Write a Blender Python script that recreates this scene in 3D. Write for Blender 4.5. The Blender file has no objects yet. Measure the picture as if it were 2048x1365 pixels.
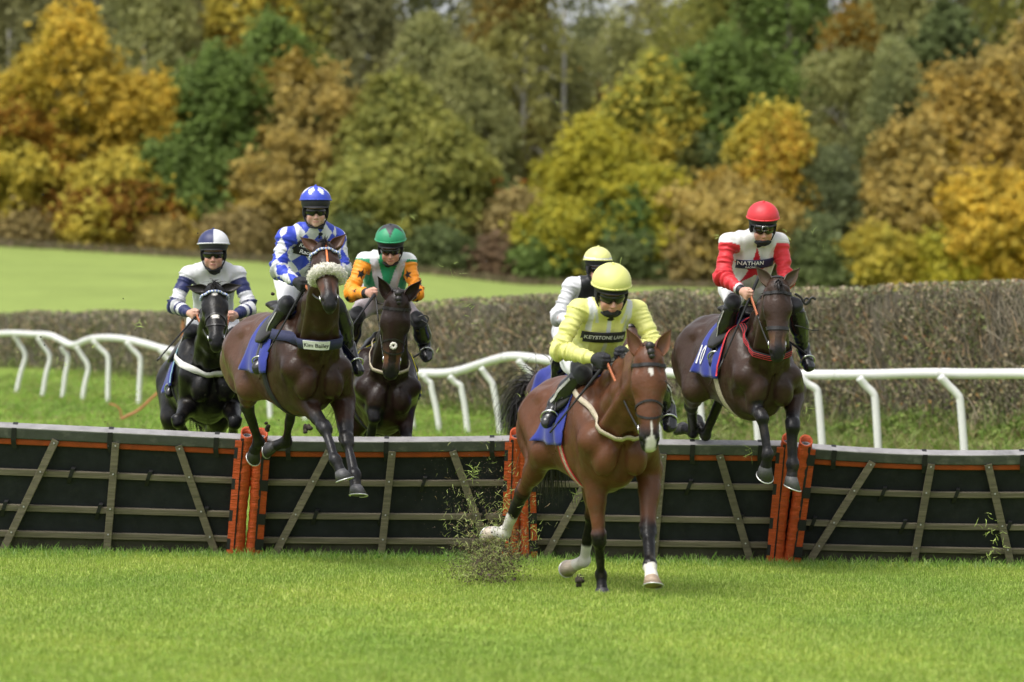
import bpy, math, random
import numpy as np
from mathutils import Vector, Matrix

sc = bpy.context.scene
rad = math.radians
# ------------------------------------------------------------------ camera, sky, sun, exposure
EYE = 1.5                                   # photographer standing on the turf
cam_d = bpy.data.cameras.new('camera')
cam = bpy.data.objects.new('camera', cam_d)
sc.collection.objects.link(cam)
cam.location = (0, 0, EYE)
cam.rotation_euler = (rad(90) + math.atan((737 - 682.5) / 7000.0), 0, 0)
cam_d.sensor_width = 36.0
cam_d.lens = 36.0 * 7000.0 / 2048.0
cam_d.clip_start = 0.5
cam_d.clip_end = 3000
cam_d.dof.use_dof = True
cam_d.dof.focus_distance = 26.0
cam_d.dof.aperture_fstop = 2.1
sc.camera = cam

SUN_AZ, SUN_EL = 222.0, 60.0                # degrees; behind the photographer, to the left
w = bpy.data.worlds.new('World')
sc.world = w
w.use_nodes = True
nt = w.node_tree
nt.nodes.clear()
o_ = nt.nodes.new('ShaderNodeOutputWorld')
bg = nt.nodes.new('ShaderNodeBackground')
sky = nt.nodes.new('ShaderNodeTexSky')
sky.sky_type = 'NISHITA'
sky.sun_disc = False
sky.sun_elevation = rad(SUN_EL)
sky.sun_rotation = rad(SUN_AZ)
sky.air_density = 1.0
sky.dust_density = 4.0
hs = nt.nodes.new('ShaderNodeHueSaturation')
hs.inputs['Saturation'].default_value = 0.22
nt.links.new(sky.outputs[0], hs.inputs['Color'])
nt.links.new(hs.outputs[0], bg.inputs[0])
bg.inputs[1].default_value = 0.15
nt.links.new(bg.outputs[0], o_.inputs[0])

sl = bpy.data.lights.new('sun', 'SUN')
sl.energy = 1.3
sl.angle = rad(20)
sl.color = (1.0, 0.965, 0.90)
so = bpy.data.objects.new('sun', sl)
sc.collection.objects.link(so)
az = rad(SUN_AZ)
# direction towards the sun: rotation 0 = +Y, clockwise seen from above
sd = Vector((math.sin(az) * math.cos(rad(SUN_EL)), math.cos(az) * math.cos(rad(SUN_EL)), math.sin(rad(SUN_EL))))
so.rotation_euler = sd.to_track_quat('Z', 'Y').to_euler()

sc.view_settings.view_transform = 'Standard'
sc.view_settings.look = 'None'
sc.view_settings.exposure = 0.70
sc.view_settings.gamma = 1.0
sc.view_settings.use_curve_mapping = False
sc.render.engine = 'CYCLES'
sc.cycles.use_denoising = True
sc.cycles.max_bounces = 6
sc.cycles.diffuse_bounces = 3
sc.cycles.glossy_bounces = 2
sc.cycles.transmission_bounces = 3
sc.cycles.transparent_max_bounces = 6
sc.cycles.caustics_reflective = False
sc.cycles.caustics_refractive = False

# ------------------------------------------------------------------ helpers
A = np.array
rng = np.random.default_rng(7)

def unit(v):
    v = np.asarray(v, float)
    return v / max(1e-9, np.linalg.norm(v))

def tag(o, label=None, cat=None, group=None, kind=None):
    if label: o['label'] = label
    if cat: o['category'] = cat
    if group: o['group'] = group
    if kind: o['kind'] = kind
    return o

def empty(name, loc=(0, 0, 0), parent=None):
    o = bpy.data.objects.new(name, None)
    o.empty_display_size = 0.2
    o.location = tuple(float(c) for c in loc)
    sc.collection.objects.link(o)
    if parent: o.parent = parent
    return o

def link(name, me, mat=None, parent=None):
    """mesh data given in WORLD coordinates for parentless / in the parent's coordinates otherwise"""
    o = bpy.data.objects.new(name, me)
    sc.collection.objects.link(o)
    if mat is not None and len(me.materials) == 0:
        me.materials.append(mat)
    if parent: o.parent = parent
    return o

def mesh(name, V, F, smooth=True, col=None, mats=None, mi=None):
    """V (n,3); F = (m,4)/(m,3) array, or a list of faces"""
    me = bpy.data.meshes.new(name)
    V = np.asarray(V, np.float32)
    if isinstance(F, np.ndarray) and F.ndim == 2:
        m, k = F.shape
        me.vertices.add(len(V)); me.vertices.foreach_set('co', V.ravel())
        me.loops.add(m * k); me.loops.foreach_set('vertex_index', F.astype(np.int32).ravel())
        me.polygons.add(m)
        me.polygons.foreach_set('loop_start', np.arange(0, m * k, k, dtype=np.int32))
        me.polygons.foreach_set('loop_total', np.full(m, k, np.int32))
        me.update(calc_edges=True)
    else:
        me.from_pydata([tuple(map(float, v)) for v in V], [], [tuple(int(i) for i in f) for f in F])
        me.update()
    if smooth:
        me.polygons.foreach_set('use_smooth', np.ones(len(me.polygons), bool))
    if col is not None:
        a = me.color_attributes.new('Col', 'FLOAT_COLOR', 'POINT')
        c = np.ones((len(V), 4), np.float32); c[:, :3] = col
        a.data.foreach_set('color', c.ravel())
    if mats:
        for mm in mats: me.materials.append(mm)
    if mi is not None:
        me.polygons.foreach_set('material_index', np.asarray(mi, np.int32))
    return me

def vnormals(V, F):
    V = np.asarray(V, float); n = np.cross(V[F[:, 2]] - V[F[:, 0]], V[F[:, 3]] - V[F[:, 1]])
    N = np.zeros_like(V)
    for k in range(4):
        for c in range(3): N[:, c] += np.bincount(F[:, k], n[:, c], len(V))
    return N / np.maximum(np.linalg.norm(N, axis=1), 1e-12)[:, None]

class MB:
    """collects simple solids, builds one mesh"""
    def __init__(s): s.V = []; s.F = []; s.n = 0; s.C = []
    def add(s, V, F, c=None):
        V = np.asarray(V, float)
        s.V.append(V); s.F += [tuple(int(i) + s.n for i in f) for f in F]; s.n += len(V)
        s.C.append(np.tile(A(c if c is not None else (1, 1, 1), float), (len(V), 1)) if c is None or np.ndim(c) == 1 else c)
        return s
    def box(s, lo, hi, c=None, R=None, t=None):
        lo = A(lo, float); hi = A(hi, float)
        P = A([[x, y, z] for x in (lo[0], hi[0]) for y in (lo[1], hi[1]) for z in (lo[2], hi[2])])
        if R is not None: P = P @ np.asarray(R).T
        if t is not None: P = P + A(t)
        return s.add(P, [(0, 1, 3, 2), (4, 6, 7, 5), (0, 4, 5, 1), (2, 3, 7, 6), (0, 2, 6, 4), (1, 5, 7, 3)], c)
    def tube(s, P, r, n=8, c=None, cap=True, flat=1.0, up=None):
        V, F = tube(P, r, n, cap, flat, up)
        return s.add(V, F, c)
    def bar(s, a, b, wv, tv, c=None):
        """a box from a to b, half-width vector wv, half-thickness vector tv"""
        a, b, wv, tv = A(a, float), A(b, float), A(wv, float), A(tv, float)
        P = [p + i * wv + j * tv for p in (a, b) for i in (-1, 1) for j in (-1, 1)]
        return s.add(P, [(0, 1, 3, 2), (4, 6, 7, 5), (0, 4, 5, 1), (2, 3, 7, 6), (0, 2, 6, 4), (1, 5, 7, 3)], c)
    def data(s, name, smooth=False, col=False):
        V = np.concatenate(s.V)
        return mesh(name, V, s.F, smooth, np.concatenate(s.C) if col else None)
    def obj(s, name, mat, parent=None, smooth=False, col=False, bevel=0):
        o = link(name, s.data(name, smooth, col), mat, parent)
        if bevel:
            b = o.modifiers.new('bevel', 'BEVEL'); b.width = bevel; b.segments = 2; b.limit_method = 'ANGLE'
        return o

def tube(P, r, n=8, cap=True, flat=1.0, up=None):
    P = np.asarray(P, float); m = len(P)
    r = np.broadcast_to(np.asarray(r, float), (m,))
    T = np.gradient(P, axis=0)
    T /= np.maximum(np.linalg.norm(T, axis=1), 1e-9)[:, None]
    u = A(up, float) if up is not None else (A([0, 0, 1.]) if abs(T[0, 2]) < .9 else A([1., 0, 0]))
    V = []
    for i in range(m):
        s_ = unit(np.cross(T[i], u)); q = np.cross(s_, T[i])
        if up is None: u = q
        for k in range(n):
            a = 2 * math.pi * k / n
            V.append(P[i] + r[i] * (math.cos(a) * s_ + flat * math.sin(a) * q))
    F = []
    for i in range(m - 1):
        for k in range(n):
            a, b = i * n + k, i * n + (k + 1) % n
            F.append((a, b, b + n, a + n))
    if cap:
        F.append(tuple(range(n))[::-1]); F.append(tuple(range((m - 1) * n, m * n)))
    return A(V), F

def ribbon(P, N, width, thick=0.003, closed=False):
    """strap: centre line P lying on a surface with outward normals N"""
    P = np.asarray(P, float); N = np.asarray(N, float); m = len(P)
    width = np.broadcast_to(np.asarray(width, float), (m,))
    if closed: T = np.roll(P, -1, 0) - np.roll(P, 1, 0)
    else: T = np.gradient(P, axis=0)
    T /= np.maximum(np.linalg.norm(T, axis=1), 1e-9)[:, None]
    B = np.cross(N, T); B /= np.maximum(np.linalg.norm(B, axis=1), 1e-9)[:, None]
    N = np.cross(T, B)
    h = width[:, None] / 2
    rows = [P - B * h - N * .002, P - B * h + N * thick, P + B * h + N * thick, P + B * h - N * .002]
    V = np.stack(rows, 1).reshape(-1, 3)
    F = []
    for i in range(m if closed else m - 1):
        j = (i + 1) % m
        for k in range(4):
            l = (k + 1) % 4
            F.append((i * 4 + k, i * 4 + l, j * 4 + l, j * 4 + k))
    if not closed:
        F.append((0, 1, 2, 3)); F.append(tuple((m - 1) * 4 + k for k in (3, 2, 1, 0)))
    return V, F

def catmull(P, n=8):
    P = np.asarray(P, float)
    Q = np.vstack([2 * P[0] - P[1], P, 2 * P[-1] - P[-2]])
    out = []
    for i in range(1, len(Q) - 2):
        for t in np.linspace(0, 1, n, endpoint=False):
            a, b, c, d = Q[i - 1], Q[i], Q[i + 1], Q[i + 2]
            out.append(.5 * ((2 * b) + (-a + c) * t + (2 * a - 5 * b + 4 * c - d) * t * t + (-a + 3 * b - 3 * c + d) * t ** 3))
    out.append(P[-1])
    return A(out)

def vnoise(P, s=1.0, seed=0):
    """smooth value noise in numpy, about -1..1"""
    P = np.asarray(P, float) * s + seed * 17.37
    i = np.floor(P).astype(np.int64); f = P - i; f = f * f * (3 - 2 * f)
    def h(ix, iy, iz):
        n = (ix * 374761393 + iy * 668265263 + iz * 2147483647 + seed * 1013) & 0xffffffff
        n = ((n ^ (n >> 13)) * 1274126177) & 0xffffffff
        return ((n ^ (n >> 16)) & 0xffff) / 32767.5 - 1
    r = 0
    for dx in (0, 1):
        for dy in (0, 1):
            for dz in (0, 1):
                w_ = (f[:, 0] if dx else 1 - f[:, 0]) * (f[:, 1] if dy else 1 - f[:, 1]) * (f[:, 2] if dz else 1 - f[:, 2])
                r = r + w_ * h(i[:, 0] + dx, i[:, 1] + dy, i[:, 2] + dz)
    return r

# ---- distance fields, so that a body is one continuous skin over its muscles
def E(c, r, R=None, k=.04, op=1):
    return ('E', A(c, float), A(r, float), None if R is None else np.asarray(R, float), k, op)
def C(a, b, ra, rb, k=.04, op=1):
    return ('C', A(a, float), A(b, float), (float(ra), float(rb)), k, op)

def pdist(p, X):
    """X = tuple of broadcastable x,y,z arrays"""
    if p[0] == 'E':
        _, c, r, R, k, op = p
        d = [X[0] - c[0], X[1] - c[1], X[2] - c[2]]
        if R is not None:
            d = [d[0] * R[0, i] + d[1] * R[1, i] + d[2] * R[2, i] for i in range(3)]
        k0 = np.sqrt((d[0] / r[0]) ** 2 + (d[1] / r[1]) ** 2 + (d[2] / r[2]) ** 2)
        k1 = np.sqrt((d[0] / r[0] ** 2) ** 2 + (d[1] / r[1] ** 2) ** 2 + (d[2] / r[2] ** 2) ** 2)
        return k0 * (k0 - 1) / np.maximum(k1, 1e-6)
    _, a, b, (ra, rb), k, op = p
    ab = b - a; L2 = max(1e-9, float(ab @ ab))
    d = [X[0] - a[0], X[1] - a[1], X[2] - a[2]]
    t = np.clip((d[0] * ab[0] + d[1] * ab[1] + d[2] * ab[2]) / L2, 0, 1)
    q = np.sqrt((d[0] - t * ab[0]) ** 2 + (d[1] - t * ab[1]) ** 2 + (d[2] - t * ab[2]) ** 2)
    return q - (ra + (rb - ra) * t)

def pbox(p, m):
    if p[0] == 'E':
        _, c, r, R, k, op = p
        e = r if R is None else np.sqrt(((R * r[None, :]) ** 2).sum(1))
        return c - e - m, c + e + m
    _, a, b, (ra, rb), k, op = p
    return np.minimum(a - ra, b - rb) - m, np.maximum(a + ra, b + rb) + m

def comb(F, d, k, op):
    if op > 0:
        h = np.maximum(k - np.abs(F - d), 0) / k
        return np.minimum(F, d) - h * h * k * .25
    h = np.maximum(k - np.abs(F + d), 0) / k
    return np.maximum(F, -d) + h * h * k * .25

def field_pts(prims, P):
    P = np.asarray(P, float)
    X = (P[..., 0], P[..., 1], P[..., 2])
    F = np.ones(P.shape[:-1])
    for p in prims: F = comb(F, pdist(p, X), p[-2], p[-1])
    return F

def field_nrm(prims, P, e=.004):
    g = [field_pts(prims, P + e * d) - field_pts(prims, P - e * d) for d in np.eye(3)]
    g = np.stack(g, -1)
    return g / np.maximum(np.linalg.norm(g, axis=-1), 1e-9)[..., None]

def skin(prims, h, infl=0.0):
    """polygonise by surface nets; returns V, F(quads)"""
    los, his = zip(*[pbox(p, p[-2] * .3 + 3 * h) for p in prims if p[-1] > 0])
    lo = np.min(los, 0); hi = np.max(his, 0)
    n = np.ceil((hi - lo) / h).astype(int) + 1
    ax = [(lo[i] + h * np.arange(n[i])).astype(np.float32) for i in range(3)]
    F = np.full(n, 1.0, np.float32)
    for p in prims:
        bl, bh = pbox(p, p[-2] + 2 * h + abs(infl))
        i0 = np.clip(np.floor((bl - lo) / h).astype(int), 0, n); i1 = np.clip(np.ceil((bh - lo) / h).astype(int) + 1, 0, n)
        if np.any(i1 <= i0): continue
        s_ = tuple(slice(i0[i], i1[i]) for i in range(3))
        X = (ax[0][s_[0]][:, None, None], ax[1][s_[1]][None, :, None], ax[2][s_[2]][None, None, :])
        F[s_] = comb(F[s_], pdist(p, X).astype(np.float32), p[-2], p[-1])
    F -= infl
    S = F < 0
    cnt = np.zeros(tuple(n - 1), np.int8)
    for dx in (0, 1):
        for dy in (0, 1):
            for dz in (0, 1):
                cnt += S[dx:n[0] - 1 + dx, dy:n[1] - 1 + dy, dz:n[2] - 1 + dz]
    act = np.argwhere((cnt > 0) & (cnt < 8))
    idx = np.full(cnt.shape, -1, np.int32)
    idx[act[:, 0], act[:, 1], act[:, 2]] = np.arange(len(act))
    cr = A([[a, b, c] for a in (0, 1) for b in (0, 1) for c in (0, 1)])
    vals = np.stack([F[act[:, 0] + c[0], act[:, 1] + c[1], act[:, 2] + c[2]] for c in cr], 1)
    acc = np.zeros((len(act), 3)); num = np.zeros(len(act))
    for i in range(8):
        for j in range(i + 1, 8):
            if abs(cr[i] - cr[j]).sum() != 1: continue
            a, b = vals[:, i], vals[:, j]
            x = (a < 0) != (b < 0)
            t = np.where(x, a / np.where(x, a - b, 1), 0)
            acc += np.where(x[:, None], cr[i] + t[:, None] * (cr[j] - cr[i]), 0); num += x
    V = lo + h * (act + acc / num[:, None])
    Fs = []
    for d in range(3):
        e, f = [(1, 2), (2, 0), (0, 1)][d]
        sl0 = [slice(None)] * 3; sl1 = [slice(None)] * 3
        sl0[d] = slice(0, n[d] - 1); sl1[d] = slice(1, n[d])
        s0, s1 = S[tuple(sl0)], S[tuple(sl1)]
        q = np.argwhere(s0 != s1)
        q = q[(q[:, e] > 0) & (q[:, f] > 0) & (q[:, e] < n[e] - 1) & (q[:, f] < n[f] - 1)]
        ins = s0[q[:, 0], q[:, 1], q[:, 2]]
        def g(oe, of):
            r = q.copy(); r[:, e] -= oe; r[:, f] -= of
            return idx[r[:, 0], r[:, 1], r[:, 2]]
        quad = np.stack([g(1, 1), g(0, 1), g(0, 0), g(1, 0)], 1)
        quad[~ins] = quad[~ins][:, ::-1]
        Fs.append(quad)
    Fq = np.concatenate(Fs)
    return V, Fq[(Fq >= 0).all(1)]

def ball(c, r, n=12, m=8, R=None):
    V = []; r = np.broadcast_to(A(r, float), (3,))
    for i in range(m + 1):
        a = math.pi * i / m
        for k in range(n):
            b = 2 * math.pi * k / n
            V.append((math.sin(a) * math.cos(b), math.sin(a) * math.sin(b), math.cos(a)))
    V = A(V) * r
    if R is not None: V = V @ np.asarray(R).T
    F = [(i * n + k, (i + 1) * n + k, (i + 1) * n + (k + 1) % n, i * n + (k + 1) % n) for i in range(m) for k in range(n)]
    return V + A(c), F

# ------------------------------------------------------------------ materials
def mat(name, col, rough=.6, spec=.5, attr=False, var=0.0, vscale=8.0, bump=0.0, bscale=60.0, metal=0.0,
        coat=0.0, sheen=0.0, trans=0.0, dirt=None, stretch=None, obj_var=0.0, detail=4.0):
    m = bpy.data.materials.new(name); m.use_nodes = True
    n = m.node_tree; N = n.nodes; L = n.links
    b = N['Principled BSDF']
    b.inputs['Roughness'].default_value = rough
    b.inputs['Specular IOR Level'].default_value = spec
    b.inputs['Metallic'].default_value = metal
    b.inputs['Coat Weight'].default_value = coat
    b.inputs['Coat Roughness'].default_value = .25
    if sheen:
        b.inputs['Sheen Weight'].default_value = sheen
        b.inputs['Sheen Roughness'].default_value = .4
    tc = N.new('ShaderNodeTexCoord'); mp = N.new('ShaderNodeMapping')
    L.new(tc.outputs['Object'], mp.inputs[0])
    if stretch: mp.inputs['Scale'].default_value = stretch
    if attr:
        a = N.new('ShaderNodeAttribute'); a.attribute_name = 'Col'; src = a.outputs['Color']
    else:
        a = N.new('ShaderNodeRGB'); a.outputs[0].default_value = (*col, 1); src = a.outputs[0]
    if var:
        no = N.new('ShaderNodeTexNoise'); no.inputs['Scale'].default_value = vscale; no.inputs['Detail'].default_value = detail
        L.new(mp.outputs[0], no.inputs['Vector'])
        mr = N.new('ShaderNodeMapRange'); mr.inputs[1].default_value = .25; mr.inputs[2].default_value = .75
        mr.inputs[3].default_value = 1 - var; mr.inputs[4].default_value = 1 + var
        L.new(no.outputs['Fac'], mr.inputs[0])
        mx = N.new('ShaderNodeVectorMath'); mx.operation = 'SCALE'
        L.new(src, mx.inputs[0]); L.new(mr.outputs[0], mx.inputs['Scale']); src = mx.outputs[0]
    if obj_var:
        oi = N.new('ShaderNodeObjectInfo')
        mr = N.new('ShaderNodeMapRange'); mr.inputs[3].default_value = 1 - obj_var; mr.inputs[4].default_value = 1 + obj_var
        L.new(oi.outputs['Random'], mr.inputs[0])
        mx = N.new('ShaderNodeVectorMath'); mx.operation = 'SCALE'
        L.new(src, mx.inputs[0]); L.new(mr.outputs[0], mx.inputs['Scale']); src = mx.outputs[0]
    if dirt:
        dc, amt, ds = dirt
        no = N.new('ShaderNodeTexNoise'); no.inputs['Scale'].default_value = ds; no.inputs['Detail'].default_value = 8; no.inputs['Roughness'].default_value = .7
        L.new(mp.outputs[0], no.inputs['Vector'])
        mr = N.new('ShaderNodeMapRange'); mr.inputs[1].default_value = .52; mr.inputs[2].default_value = .72; mr.inputs[4].default_value = amt
        L.new(no.outputs['Fac'], mr.inputs[0])
        mx = N.new('ShaderNodeMix'); mx.data_type = 'RGBA'
        L.new(mr.outputs[0], mx.inputs['Factor']); L.new(src, mx.inputs['A']); mx.inputs['B'].default_value = (*dc, 1)
        src = mx.outputs['Result']
    L.new(src, b.inputs['Base Color'])
    if bump:
        no = N.new('ShaderNodeTexNoise'); no.inputs['Scale'].default_value = bscale; no.inputs['Detail'].default_value = 5
        L.new(mp.outputs[0], no.inputs['Vector'])
        bp = N.new('ShaderNodeBump'); bp.inputs['Strength'].default_value = bump; bp.inputs['Distance'].default_value = .01
        L.new(no.outputs['Fac'], bp.inputs['Height']); L.new(bp.outputs[0], b.inputs['Normal'])
    if trans:
        tr = N.new('ShaderNodeBsdfTranslucent'); ms = N.new('ShaderNodeMixShader'); ms.inputs[0].default_value = trans
        L.new(src, tr.inputs[0]); L.new(b.outputs[0], ms.inputs[1]); L.new(tr.outputs[0], ms.inputs[2])
        L.new(ms.outputs[0], N['Material Output'].inputs[0])
    return m
# ------------------------------------------------------------------ the lie of the land
def tab(x, t):
    t = A(t, float); return np.interp(x, t[:, 0], t[:, 1])
# along each bearing from the photographer (b = x / y): distance and height of rail, hedge and wood edge
def railD(b): return tab(b, [(-.40, 95), (-.1463, 62), (-.099, 54), (-.0256, 47), (-.0034, 45), (.0466, 41.5), (.0851, 39.5), (.1463, 36.5), (.30, 32.5), (.6, 31)])
def railZ(b): return tab(b, [(-.40, 1.6), (-.1418, 1.05), (-.1067, .92), (-.069, .76), (-.0204, .67), (-.003, .645), (.0891, .40), (.1296, .39), (.4, .3)])
def hedgeD(b): return railD(b) + tab(b, [(-.15, 8), (0, 5), (.15, 4)])
def hedgeZ(b): return tab(b, [(-.40, 1.9), (-.1463, 1.5), (-.02, .93), (.10, .80), (.15, .82), (.4, .8)])
def woodZ(b): return tab(b, [(-.4, 8.0), (-.1463, 7.35), (-.089, 6.75), (-.025, 6.0), (.0037, 5.45), (.1463, 5.0), (.4, 5.0)])
def ground_z(x, y):
    x, y = np.broadcast_arrays(A(x, float), A(y, float)); b = x / np.maximum(y, 15)
    z0 = -.015 * np.clip(x, -9, 9)
    z0 = z0 - .045 * (lambda q: q * q * (3 - 2 * q))(np.clip((y - 25.0) / 2.2, 0, 1)) * (1 - np.clip((y - 29) / 4, 0, 1))
    rD, rZ, hD, hZ, wZ = railD(b), railZ(b), hedgeD(b), hedgeZ(b), woodZ(b)
    def sm(t): t = np.clip(t, 0, 1); return t * t * (3 - 2 * t)
    a = z0 + (rZ - z0) * (.5 * sm((y - 29) / (rD - 29)) + .5 * np.clip((y - 29) / (rD - 29), 0, 1))
    c = a + (hZ - rZ) * np.clip((y - rD) / (hD - rD), 0, 1)
    t = np.clip((y - hD) / (160 - hD), 0, 1)
    c = c + (wZ - hZ) * t
    return c + np.clip(y - 160, 0, 400) * .055

bs = np.concatenate([np.linspace(-.7, -.18, 26), np.linspace(-.175, .175, 110), np.linspace(.18, .7, 26)])
ds = np.concatenate([np.linspace(-60, 12, 12), np.linspace(14, 34, 41), np.linspace(34.5, 85, 102), np.linspace(87, 170, 50), np.linspace(180, 900, 20)])
BB, DD = np.meshgrid(bs, ds, indexing='ij')
XX = BB * np.maximum(DD, 15); ZZ = ground_z(XX, DD)
GV = np.stack([XX, DD, ZZ], -1).reshape(-1, 3)
ZN = .025 * vnoise(GV * A([1, 1, 0]), .7, 1) * (1 - .6 * (np.abs(GV[:, 1] - 28) < 1.5)) + .10 * vnoise(GV * A([1, 1, 0]), .11, 2) * np.clip((GV[:, 1] - 34) / 30, 0, 1)
GV[:, 2] += ZN * np.clip((GV[:, 1] - 5) / 10, 0, 1)
n_b, n_d = len(bs), len(ds)
ii, jj = np.meshgrid(np.arange(n_b - 1), np.arange(n_d - 1), indexing='ij')
GF = np.stack([ii * n_d + jj, (ii + 1) * n_d + jj, (ii + 1) * n_d + jj + 1, ii * n_d + jj + 1], -1).reshape(-1, 4)
bb = BB.ravel(); dd = DD.ravel()
turf = A([.175, .26, .042]); rough = A([.15, .19, .045]); field = A([.215, .275, .070]); litter = A([.17, .155, .075])
k1 = ss_ = lambda x, a, b: (lambda t: t * t * (3 - 2 * t))(np.clip((x - a) / (b - a), 0, 1))
rr_ = k1(dd - railD(bb) + .9 * vnoise(GV, .8, 5), -2.0, 1.0) * (.25 + .75 * k1(bb, -.02, .06)) + k1(dd - hedgeD(bb), -1.5, -.3) * .5
hh_ = k1(dd - hedgeD(bb), 1.0, 1.6)
ww_ = k1(dd + 3 * vnoise(GV, .15, 6), 151, 156)
gc = np.tile(turf, (len(GV), 1)); gc = gc * (1 - np.clip(rr_, 0, 1)[:, None]) + rough * np.clip(rr_, 0, 1)[:, None]
gc = gc * (1 - hh_[:, None]) + field * hh_[:, None]; gc = gc * (1 - ww_[:, None]) + litter * ww_[:, None]
far_ = k1(dd, 205, 240)[:, None]; gc = gc * (1 - far_) + A([.12, .15, .06]) * far_
gc *= (1 + .10 * vnoise(GV, .25, 8) + .08 * vnoise(GV, 1.7, 9))[:, None]
M_ground = mat('turf_ground', (0, 0, 0), rough=.95, spec=.1, attr=True, var=.28, vscale=22, bump=.8, bscale=30, detail=8)
ground = link('ground', mesh('ground', GV, GF, True, gc), M_ground); tag(ground, kind='structure')
from mathutils.bvhtree import BVHTree
_gt = None
def gz(x, y):
    """height of the real ground sheet"""
    global _gt
    if _gt is None:
        _gt = BVHTree.FromPolygons([tuple(v) for v in GV.tolist()], [tuple(f) for f in GF.tolist()])
    h = _gt.ray_cast(Vector((float(x), float(y), 80)), Vector((0, 0, -1)))
    return h[0].z if h[0] is not None else float(ground_z(x, y))
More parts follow.
